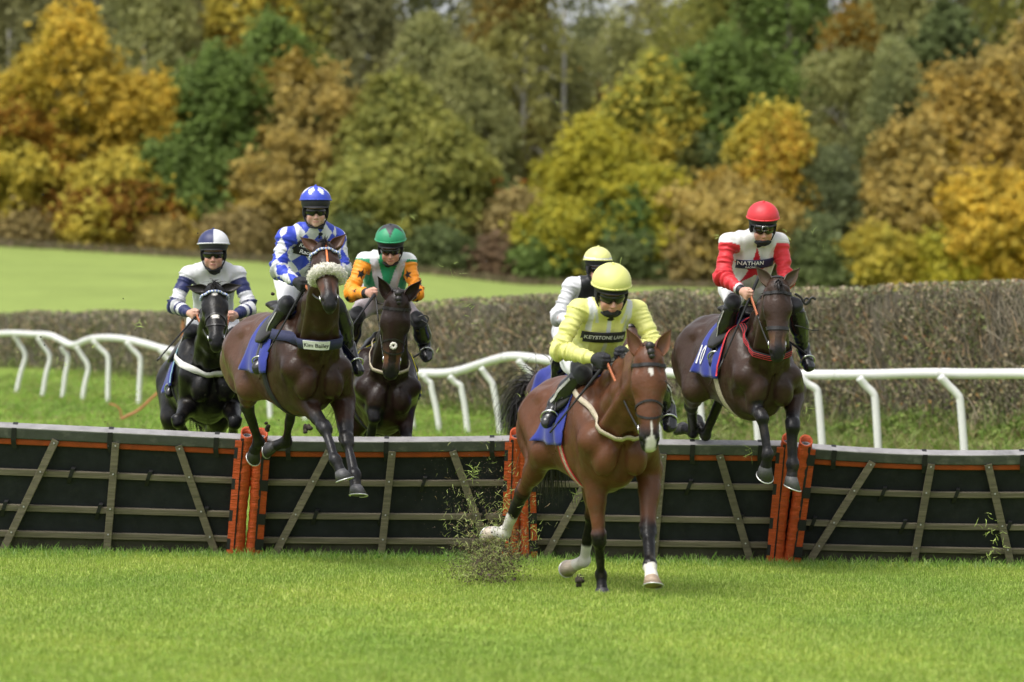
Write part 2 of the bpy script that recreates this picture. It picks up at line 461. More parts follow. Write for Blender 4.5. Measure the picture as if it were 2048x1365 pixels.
# ---- poses: joints in metres in each horse's own frame (x forward, y to its left, z up)
HORSE = {
 'A': {'R': [[0.297, 0.955, 0.0], [-0.955, 0.297, 0.0], [0.0, 0.0, 1.0]], 't': [0.527, 23.77, -0.12], 'hs': 1.06, 'fr': [[0.58, -0.17, 1.14], [0.383, -0.098, 0.925], [0.414, -0.073, 0.487], [0.268, -0.009, 0.233], [0.302, -0.014, 0.107]], 'fl': [[0.58, 0.17, 1.14], [0.392, 0.289, 0.939], [0.561, 0.225, 0.538], [0.762, 0.164, 0.324], [0.838, 0.148, 0.219]], 'hr': [[-0.6, -0.14, 1.28], [-0.288, -0.225, 1.045], [-0.645, -0.275, 0.759], [-0.914, -0.319, 0.466], [-1.032, -0.374, 0.465]], 'hl': [[-0.6, 0.14, 1.28], [-0.37, 0.164, 0.954], [-0.651, 0.233, 0.596], [-0.872, 0.251, 0.263], [-0.987, 0.208, 0.222]], 'poll': [1.318, -0.04, 1.739], 'muz': [1.466, -0.083, 1.122], 'roll': 0},
 'B': {'R': [[0.407, 0.914, 0.0], [-0.914, 0.407, 0.0], [0.0, 0.0, 1.0]], 't': [-1.683, 26.45, 0.36], 'hs': 0.98, 'fr': [[0.58, -0.17, 1.14], [0.409, -0.051, 0.924], [0.79, -0.018, 0.706], [0.976, -0.003, 0.472], [1.037, 0.024, 0.36]], 'fl': [[0.58, 0.17, 1.14], [0.424, 0.27, 0.904], [0.733, 0.182, 0.604], [0.904, 0.174, 0.358], [0.963, 0.166, 0.243]], 'hr': [[-0.6, -0.14, 1.28], [-0.325, -0.198, 0.995], [-0.743, -0.073, 0.85], [-0.964, 0.101, 0.565], [-1.063, 0.1, 0.481]], 'hl': [[-0.6, 0.14, 1.28], [-0.515, 0.217, 0.897], [-0.944, 0.369, 0.834], [-1.226, 0.432, 0.557], [-1.316, 0.346, 0.517]], 'poll': [1.182, -0.172, 2.026], 'muz': [1.589, -0.285, 1.616], 'roll': 4},
 'C': {'R': [[0.3, 0.954, 0.016], [-0.952, 0.301, -0.05], [-0.052, 0.0, 0.999]], 't': [1.751, 27.23, 0.332], 'hs': 0.98, 'fr': [[0.58, -0.17, 1.14], [0.331, -0.112, 0.984], [0.75, -0.106, 0.85], [0.821, -0.08, 0.56], [0.766, -0.08, 0.442]], 'fl': [[0.58, 0.17, 1.14], [0.354, 0.312, 1.004], [0.7, 0.164, 0.777], [0.725, 0.164, 0.478], [0.73, 0.147, 0.349]], 'hr': [[-0.6, -0.14, 1.28], [-0.348, -0.23, 0.983], [-0.766, -0.113, 0.831], [-1.06, 0.018, 0.594], [-1.18, -0.02, 0.626]], 'hl': [[-0.6, 0.14, 1.28], [-0.299, 0.077, 1.025], [-0.741, 0.144, 0.919], [-0.938, 0.075, 0.578], [-1.038, 0.06, 0.66]], 'poll': [1.144, -0.155, 1.877], 'muz': [1.326, -0.212, 1.321], 'roll': 0},
 'D': {'R': [[0.222, 0.974, -0.039], [-0.96, 0.225, 0.169], [0.174, 0.0, 0.985]], 't': [-2.583, 29.497, 0.218], 'hs': 1.0, 'fr': [[0.58, -0.17, 1.14], [0.38, -0.177, 0.916], [0.754, -0.314, 0.729], [0.524, -0.188, 0.586], [0.417, -0.158, 0.518]], 'fl': [[0.58, 0.17, 1.14], [0.401, 0.181, 0.899], [0.797, 0.152, 0.708], [0.524, 0.155, 0.584], [0.414, 0.17, 0.516]], 'hr': [[-0.6, -0.14, 1.28], [-0.404, -0.199, 0.936], [-0.763, -0.173, 0.65], [-0.954, -0.162, 0.299], [-0.916, -0.16, 0.174]], 'hl': [[-0.6, 0.14, 1.28], [-0.404, 0.199, 0.936], [-0.763, 0.173, 0.65], [-0.954, 0.162, 0.299], [-0.916, 0.16, 0.174]], 'poll': [1.426, -0.086, 1.718], 'muz': [1.738, -0.122, 1.206], 'roll': -2},
 'E': {'R': [[0.138, 0.99, -0.019], [-0.981, 0.139, 0.138], [0.139, 0.0, 0.99]], 't': [-1.082, 29.285, 0.132], 'hs': 1.12, 'fr': [[0.58, -0.17, 1.14], [0.281, -0.194, 1.141], [0.641, -0.124, 0.897], [0.411, -0.146, 0.706], [0.306, -0.12, 0.635]], 'fl': [[0.58, 0.17, 1.14], [0.287, 0.173, 1.076], [0.503, 0.152, 0.694], [0.602, 0.112, 0.413], [0.589, 0.119, 0.284]], 'hr': [[-0.6, -0.14, 1.28], [-0.404, -0.199, 0.936], [-0.763, -0.173, 0.65], [-0.954, -0.162, 0.299], [-0.916, -0.16, 0.174]], 'hl': [[-0.6, 0.14, 1.28], [-0.404, 0.199, 0.936], [-0.763, 0.173, 0.65], [-0.954, 0.162, 0.299], [-0.916, 0.16, 0.174]], 'poll': [1.261, 0.021, 1.805], 'muz': [1.164, -0.04, 1.143], 'roll': -2},
 'F': {'R': [[0.307, 0.951, -0.032], [-0.946, 0.309, 0.099], [0.105, 0.0, 0.995]], 't': [0.649, 29.481, 0.057], 'hs': 1.0, 'fr': [[0.58, -0.17, 1.14], [0.427, -0.17, 0.882], [0.801, -0.157, 0.65], [0.6, -0.149, 0.427], [0.486, -0.151, 0.364]], 'fl': [[0.58, 0.17, 1.14], [0.427, 0.17, 0.882], [0.812, 0.157, 0.669], [0.604, 0.149, 0.453], [0.511, 0.15, 0.362]], 'hr': [[-0.6, -0.14, 1.28], [-0.404, -0.199, 0.936], [-0.763, -0.173, 0.65], [-0.954, -0.162, 0.299], [-0.916, -0.16, 0.174]], 'hl': [[-0.6, 0.14, 1.28], [-0.404, 0.199, 0.936], [-0.763, 0.173, 0.65], [-0.954, 0.162, 0.299], [-0.916, 0.16, 0.174]], 'poll': [1.358, -0.05, 1.704], 'muz': [1.648, -0.14, 1.186], 'roll': 0},
}
RIDER = {
 'A': {'hd': [0.496, -0.013, 2.152], 'nk': [0.4, -0.001, 2.004], 'sr': [0.364, -0.207, 2.02], 'sl': [0.361, 0.225, 2.006], 'er': [0.402, -0.343, 1.743], 'el': [0.464, 0.298, 1.771], 'wr': [0.614, -0.176, 1.683], 'wl': [0.607, 0.051, 1.723], 'pel': [-0.014, 0.0, 1.705], 'hr': [0.007, -0.089, 1.671], 'hl': [0.002, 0.117, 1.671], 'kr': [0.374, -0.176, 1.583], 'kl': [0.384, 0.298, 1.583], 'ar': [0.085, -0.268, 1.381], 'al': [0.185, 0.492, 1.355], 'tr': [0.161, -0.345, 1.267], 'tl': [0.279, 0.472, 1.238], 'gaze': [10, -22], 'hs': 1.1},
 'B': {'hd': [0.508, 0.019, 2.343], 'nk': [0.426, 0.058, 2.165], 'sr': [0.38, -0.175, 2.125], 'sl': [0.37, 0.243, 2.121], 'er': [0.428, -0.248, 1.871], 'el': [0.454, 0.251, 1.876], 'wr': [0.671, -0.196, 1.777], 'wl': [0.608, 0.103, 1.774], 'pel': [0.064, 0.074, 1.808], 'hr': [0.079, -0.023, 1.784], 'hl': [0.077, 0.194, 1.786], 'kr': [0.385, -0.165, 1.605], 'kl': [0.37, 0.243, 1.608], 'ar': [0.1, -0.219, 1.309], 'al': [0.182, 0.405, 1.31], 'tr': [0.16, -0.309, 1.155], 'tl': [0.3, 0.444, 1.136], 'gaze': [6, -6], 'hs': 0.98},
 'C': {'hd': [0.449, -0.009, 2.308], 'nk': [0.352, -0.025, 2.173], 'sr': [0.314, -0.24, 2.155], 'sl': [0.311, 0.189, 2.152], 'er': [0.388, -0.303, 1.885], 'el': [0.41, 0.204, 1.878], 'wr': [0.633, -0.241, 1.786], 'wl': [0.598, 0.082, 1.753], 'pel': [-0.024, 0.038, 1.81], 'hr': [-0.004, -0.06, 1.779], 'hl': [-0.003, 0.164, 1.773], 'kr': [0.351, -0.203, 1.682], 'kl': [0.371, 0.299, 1.662], 'ar': [0.106, -0.209, 1.357], 'al': [0.177, 0.452, 1.331], 'tr': [0.187, -0.287, 1.238], 'tl': [0.285, 0.46, 1.212], 'gaze': [4, -20], 'hs': 1.03},
 'D': {'hd': [0.648, 0.031, 2.197], 'nk': [0.525, 0.041, 2.056], 'sr': [0.481, -0.169, 2.021], 'sl': [0.478, 0.258, 2.016], 'er': [0.487, -0.281, 1.746], 'el': [0.526, 0.345, 1.724], 'wr': [0.71, -0.188, 1.64], 'wl': [0.693, 0.191, 1.628], 'pel': [0.07, 0.092, 1.708], 'hr': [0.07, -0.016, 1.673], 'hl': [0.071, 0.206, 1.673], 'kr': [0.405, -0.132, 1.541], 'kl': [0.385, 0.242, 1.511], 'ar': [0.062, -0.23, 1.2], 'al': [0.1, 0.386, 1.176], 'tr': [0.128, -0.288, 1.082], 'tl': [0.179, 0.388, 1.06], 'gaze': [2, -4], 'hs': 1.1},
 'E': {'hd': [0.636, 0.033, 2.334], 'nk': [0.518, 0.019, 2.219], 'sr': [0.482, -0.178, 2.225], 'sl': [0.471, 0.199, 2.211], 'er': [0.506, -0.292, 1.943], 'el': [0.521, 0.253, 1.946], 'wr': [0.738, -0.17, 1.905], 'wl': [0.715, 0.13, 1.885], 'pel': [0.088, 0.018, 1.977], 'hr': [0.082, -0.079, 1.953], 'hl': [0.079, 0.124, 1.945], 'kr': [0.409, -0.239, 1.765], 'kl': [0.415, 0.286, 1.723], 'ar': [0.106, -0.277, 1.498], 'al': [0.142, 0.356, 1.561], 'tr': [0.181, -0.316, 1.365], 'tl': [0.229, 0.37, 1.455], 'gaze': [0, -20], 'hs': 1.06},
 'F': {'hd': [0.577, -0.039, 2.257], 'nk': [0.461, -0.039, 2.104], 'sr': [0.43, -0.232, 2.107], 'sl': [0.416, 0.171, 2.086], 'er': [0.44, -0.359, 1.832], 'el': [0.478, 0.197, 1.83], 'wr': [0.689, -0.234, 1.72], 'wl': [0.632, 0.028, 1.727], 'pel': [0.006, -0.054, 1.779], 'hr': [0.023, -0.15, 1.742], 'hl': [0.021, 0.065, 1.743], 'kr': [0.356, -0.299, 1.611], 'kl': [0.368, 0.183, 1.59], 'ar': [0.075, -0.272, 1.325], 'al': [0.124, 0.326, 1.298], 'tr': [0.142, -0.33, 1.192], 'tl': [0.204, 0.302, 1.184], 'gaze': [20, -8], 'hs': 0.98},
}
# ------------------------------------------------------------------ horses
M_coat = mat('coat', (0, 0, 0), rough=.34, spec=.24, attr=True, var=.20, vscale=6, bump=.30, bscale=48, detail=8, dirt=((.085, .07, .045), .35, 11))
M_hoof = mat('hoof_horn', (0, 0, 0), rough=.5, attr=True, var=.25, vscale=14, bump=.3, bscale=50, stretch=(1, 1, 4))
M_shoe = mat('shoe_alloy', (.62, .62, .60), rough=.35, metal=.7, var=.2)
M_hair = mat('horse_hair', (.018, .015, .014), rough=.45, var=.3, vscale=30)
M_hairg = mat('horse_hair_greying', (.05, .045, .043), rough=.5, var=.5, vscale=40)
M_leather = mat('black_leather', (.014, .012, .011), rough=.38, var=.3, vscale=30, bump=.15)
M_brown = mat('brown_leather', (.06, .025, .014), rough=.5, var=.3, vscale=30, bump=.15)
M_rubber = mat('tan_rein_rubber', (.42, .13, .055), rough=.6, var=.2, vscale=60, bump=.3, bscale=200)
M_steel = mat('bright_steel', (.72, .72, .70), rough=.22, metal=1.0)
M_eye = mat('horse_eye', (.008, .005, .004), rough=.08, spec=.7, coat=1)
M_blue = mat('blue_cloth', (.013, .024, .235), rough=.55, var=.22, vscale=7, bump=.35, bscale=14, sheen=.2)
M_white = mat('white_print', (.78, .78, .78), rough=.6)
M_cream = mat('cream_webbing', (.50, .43, .32), rough=.8, var=.15, vscale=40, bump=.3)
M_wweb = mat('white_webbing', (.70, .69, .66), rough=.7, var=.1, vscale=30, bump=.2)
M_navyweb = mat('navy_webbing', (.022, .026, .07), rough=.8, var=.2, vscale=50, bump=.3)
M_fleece = mat('sheepskin', (.86, .83, .74), rough=.95, var=.08, vscale=50, bump=.6, bscale=120, sheen=.3, trans=.3)
M_black = mat('black_cloth', (.012, .012, .014), rough=.75, var=.3, vscale=30, bump=.2)
M_redt = mat('red_trim', (.55, .03, .04), rough=.6)
M_orange = mat('orange_trim', (.80, .20, .06), rough=.55)
M_yellowt = mat('yellow_trim', (.65, .60, .05), rough=.6)
M_cyant = mat('pale_blue_trim', (.35, .62, .70), rough=.6)
M_ink = mat('black_print', (.01, .01, .012), rough=.7)

def text_mesh(s, size=1.0):
    cu = bpy.data.curves.new('lettering', 'FONT'); cu.body = s; cu.size = size; cu.align_x = 'CENTER'; cu.align_y = 'CENTER'
    cu.resolution_u = 3; cu.offset = .012 * size
    o = bpy.data.objects.new('lettering_source', cu); sc.collection.objects.link(o)
    dg = bpy.context.evaluated_depsgraph_get()
    me = o.evaluated_get(dg).to_mesh()
    V = A([tuple(v.co) for v in me.vertices]); F = [tuple(p.vertices) for p in me.polygons]
    o.evaluated_get(dg).to_mesh_clear()
    bpy.data.objects.remove(o); bpy.data.curves.remove(cu)
    return V, F

def surf(prims, O, D, rmax=.6, n=60):
    """outermost skin crossing from points O along unit directions D"""
    O = np.atleast_2d(O).astype(float); D = np.atleast_2d(D).astype(float)
    if len(O) == 1: O = np.repeat(O, len(D), 0)
    t = np.linspace(0, rmax, n)
    P = O[:, None, :] + D[:, None, :] * t[None, :, None]
    f = field_pts(prims, P)
    ins = f < 0
    last = np.where(ins.any(1), n - 1 - np.argmax(ins[:, ::-1], 1), 0)
    last = np.minimum(last, n - 2)
    r = np.arange(len(O)); a, b = f[r, last], f[r, last + 1]
    tt = t[last] + (t[1] - t[0]) * np.clip(np.where(a < 0, -a / np.maximum(b - a, 1e-9), 0), 0, 1)
    return O + D * tt[:, None]

def strands(roots, dirs, length, width, seed, curl=.02, grav=.5, seg=6, spread=.3, pull=None):
    r = np.random.default_rng(seed); V = []; F = []
    n = len(roots)
    p = np.array(roots, float); d = np.array(dirs, float) + r.normal(0, spread, (n, 3))
    d /= np.linalg.norm(d, axis=1)[:, None]
    L = length * r.uniform(.55, 1.1, n); side = r.normal(0, 1, (n, 3)); side -= (side * d).sum(1)[:, None] * d
    side /= np.linalg.norm(side, axis=1)[:, None]
    for i in range(seg + 1):
        w_ = width * (1 - (i / seg) ** 2 * .8)
        V.append(np.stack([p - side * w_ / 2, p + side * w_ / 2], 1))
        d = d + A([0, 0, -grav / seg]) + r.normal(0, curl, (n, 3))
        if pull is not None: d = d + A(pull) / seg
        d /= np.linalg.norm(d, axis=1)[:, None]
        p = p + d * (L / seg)[:, None]
    V = np.stack(V, 1)                      # n, seg+1, 2, 3
    base = (np.arange(n) * (seg + 1) * 2)[:, None]
    k = np.arange(seg)[None, :] * 2
    F = np.stack([base + k, base + k + 1, base + k + 3, base + k + 2], -1).reshape(-1, 4)
    return V.reshape(-1, 3), F

def head_frame(H, R, hyaw):
    X = unit(A(H['muz']) - A(H['poll']))
    Y = np.asarray(R).T @ A([math.cos(rad(hyaw)), math.sin(rad(hyaw)), 0])
    Y = unit(Y - (Y @ X) * X); Z = np.cross(X, Y)
    a = rad(H['roll']); Y2 = math.cos(a) * Y + math.sin(a) * Z; Z2 = np.cross(X, Y2)
    return np.stack([X, Y2, Z2], 1)

def head_prims(P0, Rh, s):
    T = lambda p: P0 + Rh @ (A(p, float) * s)
    q = []
    e = lambda c, r, k=.03, op=1: q.append(E(T(c), A(r) * s, Rh, k * s, op))
    c = lambda a, b, ra, rb, k=.03, op=1: q.append(C(T(a), T(b), ra * s, rb * s, k * s, op))
    e((.07, 0, -.03), (.12, .085, .09))
    e((.19, 0, -.035), (.13, .092, .08), .05)
    for y in (-1, 1):
        e((.205, .083 * y, -.018), (.052, .026, .026), .03)      # orbit
        e((.10, .06 * y, -.02), (.09, .03, .05), .03)
        e((.17, .052 * y, -.125), (.125, .036, .095), .05)       # cheek
        c((.24, .078 * y, -.05), (.36, .052 * y, -.06), .014, .010, .02)   # facial crest
        c((.27, .070 * y, -.035), (.40, .048 * y, -.03), .005, .004, .008)
    c((.20, 0, -.03), (.50, 0, -.035), .078, .042, .06)
    e((.36, 0, -.045), (.16, .056, .062), .05)
    c((.20, 0, -.15), (.50, 0, -.115), .05, .032, .05)
    e((.535, 0, -.062), (.068, .054, .058), .05)
    for y in (-1, 1):
        e((.548, .036 * y, -.040), (.040, .024, .030), .02)
    e((.592, 0, -.075), (.028, .044, .040), .03)
    e((.562, 0, -.128), (.034, .034, .026), .025)
    for y in (-1, 1):
        e((.565, .050 * y, -.030), (.021, .011, .015), .012, -1)
        c((.52, .045 * y, -.105), (.60, .03 * y, -.108), .004, .004, .010, -1)
        e((.208, .109 * y, -.030), (.022, .012, .014), .012, -1)
        e((.115, .075 * y, .035), (.035, .016, .015), .03, -1)   # hollow over the eye
        c((.30, .066 * y, -.085), (.44, .05 * y, -.09), .010, .008, .04, -1)
    return q, T

def horse_prims(H, Rh):
    Q = []; e = lambda *a, **k: Q.append(E(*a, **k)); c = lambda *a, **k: Q.append(C(*a, **k))
    e((.0, 0, 1.19), (.62, .265, .33), k=.08)
    e((.20, 0, 1.15), (.40, .265, .35), k=.08)
    e((-.36, 0, 1.23), (.34, .245, .27), k=.10)
    c((.42, 0, 1.44), (.10, 0, 1.44), .10, .10, k=.10)
    c((.10, 0, 1.42), (-.50, 0, 1.44), .105, .11, k=.10)
    e((-.62, 0, 1.34), (.30, .235, .215), k=.08)
    c((-.70, 0, 1.42), (-.88, 0, 1.36), .10, .045, k=.08)
    for y in (-1, 1):
        e((-.46, .19 * y, 1.42), (.09, .05, .055), k=.07)
        e((-.70, .125 * y, 1.20), (.20, .135, .26), k=.05)
        e((.36, .160 * y, 1.27), (.14, .085, .23), k=.06)
    e((.48, 0, 1.12), (.20, .20, .26), k=.08)
    e((.36, 0, .93), (.20, .13, .12), k=.10)
    for y in (-1, 1):      # veins and rib line
        c((.30, .268 * y, 1.20), (.05, .285 * y, 1.02), .006, .005, k=.014)
    # neck
    P0 = A(H['poll']); hs = H['hs']; X, Y, Z = Rh[:, 0], Rh[:, 1], Rh[:, 2]
    cr1 = P0 - Z * .045 * hs + X * .02; th1 = P0 + X * .13 * hs - Z * .13 * hs
    md1 = .5 * (cr1 + th1)
    def bez(a, b, c_, n=5):
        return [(1 - t) ** 2 * a + 2 * t * (1 - t) * b + t * t * c_ for t in np.linspace(0, 1, n)]
    def chain(pts, r0, r1, k):
        for i in range(len(pts) - 1):
            t0, t1 = i / (len(pts) - 1), (i + 1) / (len(pts) - 1)
            c(pts[i], pts[i + 1], r0 + (r1 - r0) * t0, r0 + (r1 - r0) * t1, k=k)
    back = unit(cr1 - A([.3, 0, 1.45]))
    crest = bez(A([.32, 0, 1.46]), A([.62, 0, 1.62]) * .4 + .6 * (.5 * (cr1 + A([.32, 0, 1.46])) + A([0, 0, .07])), cr1)
    chain(crest, .085, .050, .06)
    chain(bez(A([.46, 0, 1.30]), .5 * (A([.46, 0, 1.30]) + md1), md1), .132, .070, .07)
    chain(bez(A([.58, 0, 1.14]), .5 * (A([.58, 0, 1.16]) + th1) + A([.02, 0, .0]), th1), .100, .058, .07)
    for y in (-1, 1):       # brachiocephalic ridge
        a, b = A([.60, .13 * y, 1.18]), th1 + Y * .055 * y + Z * .03
        c(a, b, .046, .026, k=.04)
    # pectorals
    for y in (-1, 1):
        e((.625, .098 * y, 1.045), (.098, .090, .135), R=A(Matrix.Rotation(rad(12 * y), 3, 'X')), k=.014)
    c((.70, 0, 1.16), (.66, 0, .92), .006, .020, k=.035, op=-1)
    c((.80, 0, 1.24), (.745, 0, .93), .030, .038, k=.05, op=-1)
    legs = {}
    for key in ('fl', 'fr'):
        y = 1 if key == 'fl' else -1
        S, El, K, Fk, Hf = [A(p) for p in H[key]]
        c((.34, .13 * y, 1.40), S + A([0, .0, 0]), .07, .085, k=.06)
        c(S, El, .096, .082, k=.045)
        c(A([.20, .16 * y, 1.20]), El + A([-.03, 0, .03]), .11, .060, k=.06)
        fd = unit(K - El); bk = unit(A([-1, 0, 0]) - (A([-1, 0, 0]) @ fd) * fd)
        out_ = np.cross(bk, fd) * y
        c(El, K - fd * .05, .078, .045, k=.05)
        e(El + fd * .11 - bk * .015, (.052, .050, .125), R=np.stack([bk, np.cross(fd, bk), fd], 1), k=.05)
        c(El + fd * .02 - bk * .05 - out_ * .02, K - fd * .03 - bk * .028 - out_ * .02, .009, .006, k=.012)
        c(El + fd * .00 + out_ * .065, K - fd * .06 + out_ * .038, .008, .006, k=.012)
        e(El + fd * .12 + bk * .030, (.034, .040, .12), R=np.stack([bk, np.cross(fd, bk), fd], 1), k=.03)
        cd = unit(Fk - K); kd = unit(fd + cd); kb = unit(bk - (bk @ kd) * kd)
        Rk = np.stack([kb, np.cross(kd, kb), kd], 1)
        e(K, (.046, .050, .060), R=Rk, k=.03)
        e(K - kd * .03 + kb * .008, (.044, .052, .022), R=Rk, k=.02)
        e(K + kd * .035, (.040, .047, .022), R=Rk, k=.02)
        e(K + kb * .035 - kd * .012, (.020, .018, .028), R=Rk, k=.025)
        cb = unit(bk - (bk @ cd) * cd)
        c(K, Fk, .035, .031, k=.03)
        c(K + cb * .026 + cd * .03, Fk + cb * .024 - cd * .02, .015, .016, k=.018)
        e(Fk, (.040, .041, .045), R=np.stack([cb, np.cross(cd, cb), cd], 1), k=.025)
        e(Fk + cb * .026, (.022, .028, .026), R=np.stack([cb, np.cross(cd, cb), cd], 1), k=.02)
        pd = unit(Hf - Fk); c(Fk, Hf - pd * .02, .033, .040, k=.025)
        legs[key] = (cb, out_)
    for key in ('hl', 'hr'):
        y = 1 if key == 'hl' else -1
        Hp, St, Hk, Fk, Hf = [A(p) for p in H[key]]
        gd = unit(Hk - St); td = unit(St - Hp)
        bis = unit(-(unit(St - Hk) + unit(Fk - Hk)) + 1e-3 * A([-1, 0, 0]))
        if bis[0] > .2: bis = -bis
        c(Hp, St, .175, .095, k=.08)
        e(.55 * Hp + .45 * St + A([.05, 0, 0]), (.13, .105, .20), R=np.stack([unit(np.cross(np.cross(td, A([1, 0, 0])), td)), unit(np.cross(td, A([1, 0, 0]))), td], 1), k=.07)
        c(A([-.80, .115 * y, 1.20]), .55 * St + .45 * Hk - .0 * gd, .125, .055, k=.08)
        c(St, St + gd * .28, .088, .050, k=.07)
        c(St + gd * .25, Hk, .052, .040, k=.05)
        hb = Hk + bis * .05 - unit(Fk - Hk) * .035
        c(St + gd * .22 + bis * .045, hb, .024, .020, k=.022)
        e(hb, (.022, .022, .030), k=.022)
        cd = unit(Fk - Hk); cb = unit(bis - (bis @ cd) * cd)
        e(Hk, (.045, .036, .058), R=np.stack([cb, np.cross(cd, cb), cd], 1), k=.03)
        c(hb, Hk + cd * .10 + cb * .022, .020, .016, k=.02)
        c(Hk, Fk, .037, .031, k=.03)
        c(Hk + cb * .026 + cd * .05, Fk + cb * .024 - cd * .02, .015, .016, k=.018)
        e(Fk, (.038, .036, .042), R=np.stack([cb, np.cross(cd, cb), cd], 1), k=.025)
        e(Fk + cb * .026, (.022, .028, .026), R=np.stack([cb, np.cross(cd, cb), cd], 1), k=.02)
        pd = unit(Hf - Fk); c(Fk, Hf - pd * .02, .033, .040, k=.025)
        legs[key] = (cb, None)
    return Q, legs, crest

def seg_t(P, a, b):
    a, b = A(a), A(b); ab = b - a
    t = np.clip(((P - a) @ ab) / (ab @ ab), 0, 1)
    return t, np.linalg.norm(P - a - t[:, None] * ab, axis=1)

def ss(x, a, b):
    t = np.clip((x - a) / (b - a), 0, 1); return t * t * (3 - 2 * t)

def make_hoof(H, key, legs, root, col):
    Fk, Hf = A(H[key][3]), A(H[key][4]); d = unit(Hf - Fk)
    cb = legs[key][0]; f = -unit(cb - (cb @ d) * d); s_ = np.cross(d, f)
    top = Hf - d * .035; n = 16; V = []; rings = [(0, .042, .0), (.012, .047, .002), (.078, .066, .020)]
    sole_n = unit(d * .80 + (-f) * -.0 + f * -.32)
    for z, r0_, of in rings:
        for k in range(n):
            a = 2 * math.pi * k / n
            r = r0_ * (.90 if key[0] == 'h' else 1.0)
            q = top + f * (of + r * math.cos(a) * 1.08) + s_ * r * math.sin(a) * (1 if math.cos(a) > -.5 else .9)
            dd = d * z * (1.0 if z < .05 else 1.0 + .28 * math.cos(a))
            V.append(q + dd)
    V.append(A(V[2 * n:3 * n]).mean(0) - d * .012)
    F = [(i * n + k, i * n + (k + 1) % n, (i + 1) * n + (k + 1) % n, (i + 1) * n + k) for i in (0, 1) for k in range(n)]
    F += [(2 * n + k, 2 * n + (k + 1) % n, 3 * n) for k in range(n)]
    c = np.tile(A(col, float), (len(V), 1))
    h = link('hoof', mesh('hoof', V, F, True, c), M_hoof, root)
    ring = A(V[2 * n:3 * n]); cen = ring.mean(0)
    pts = [cen + (ring[k] - cen) * .97 + d * .004 for k in range(-6, 7)]
    v2, f2 = tube(A(pts), .0065, 6, flat=.8)
    link('horseshoe', mesh('horseshoe', v2, f2, True), M_shoe, h)

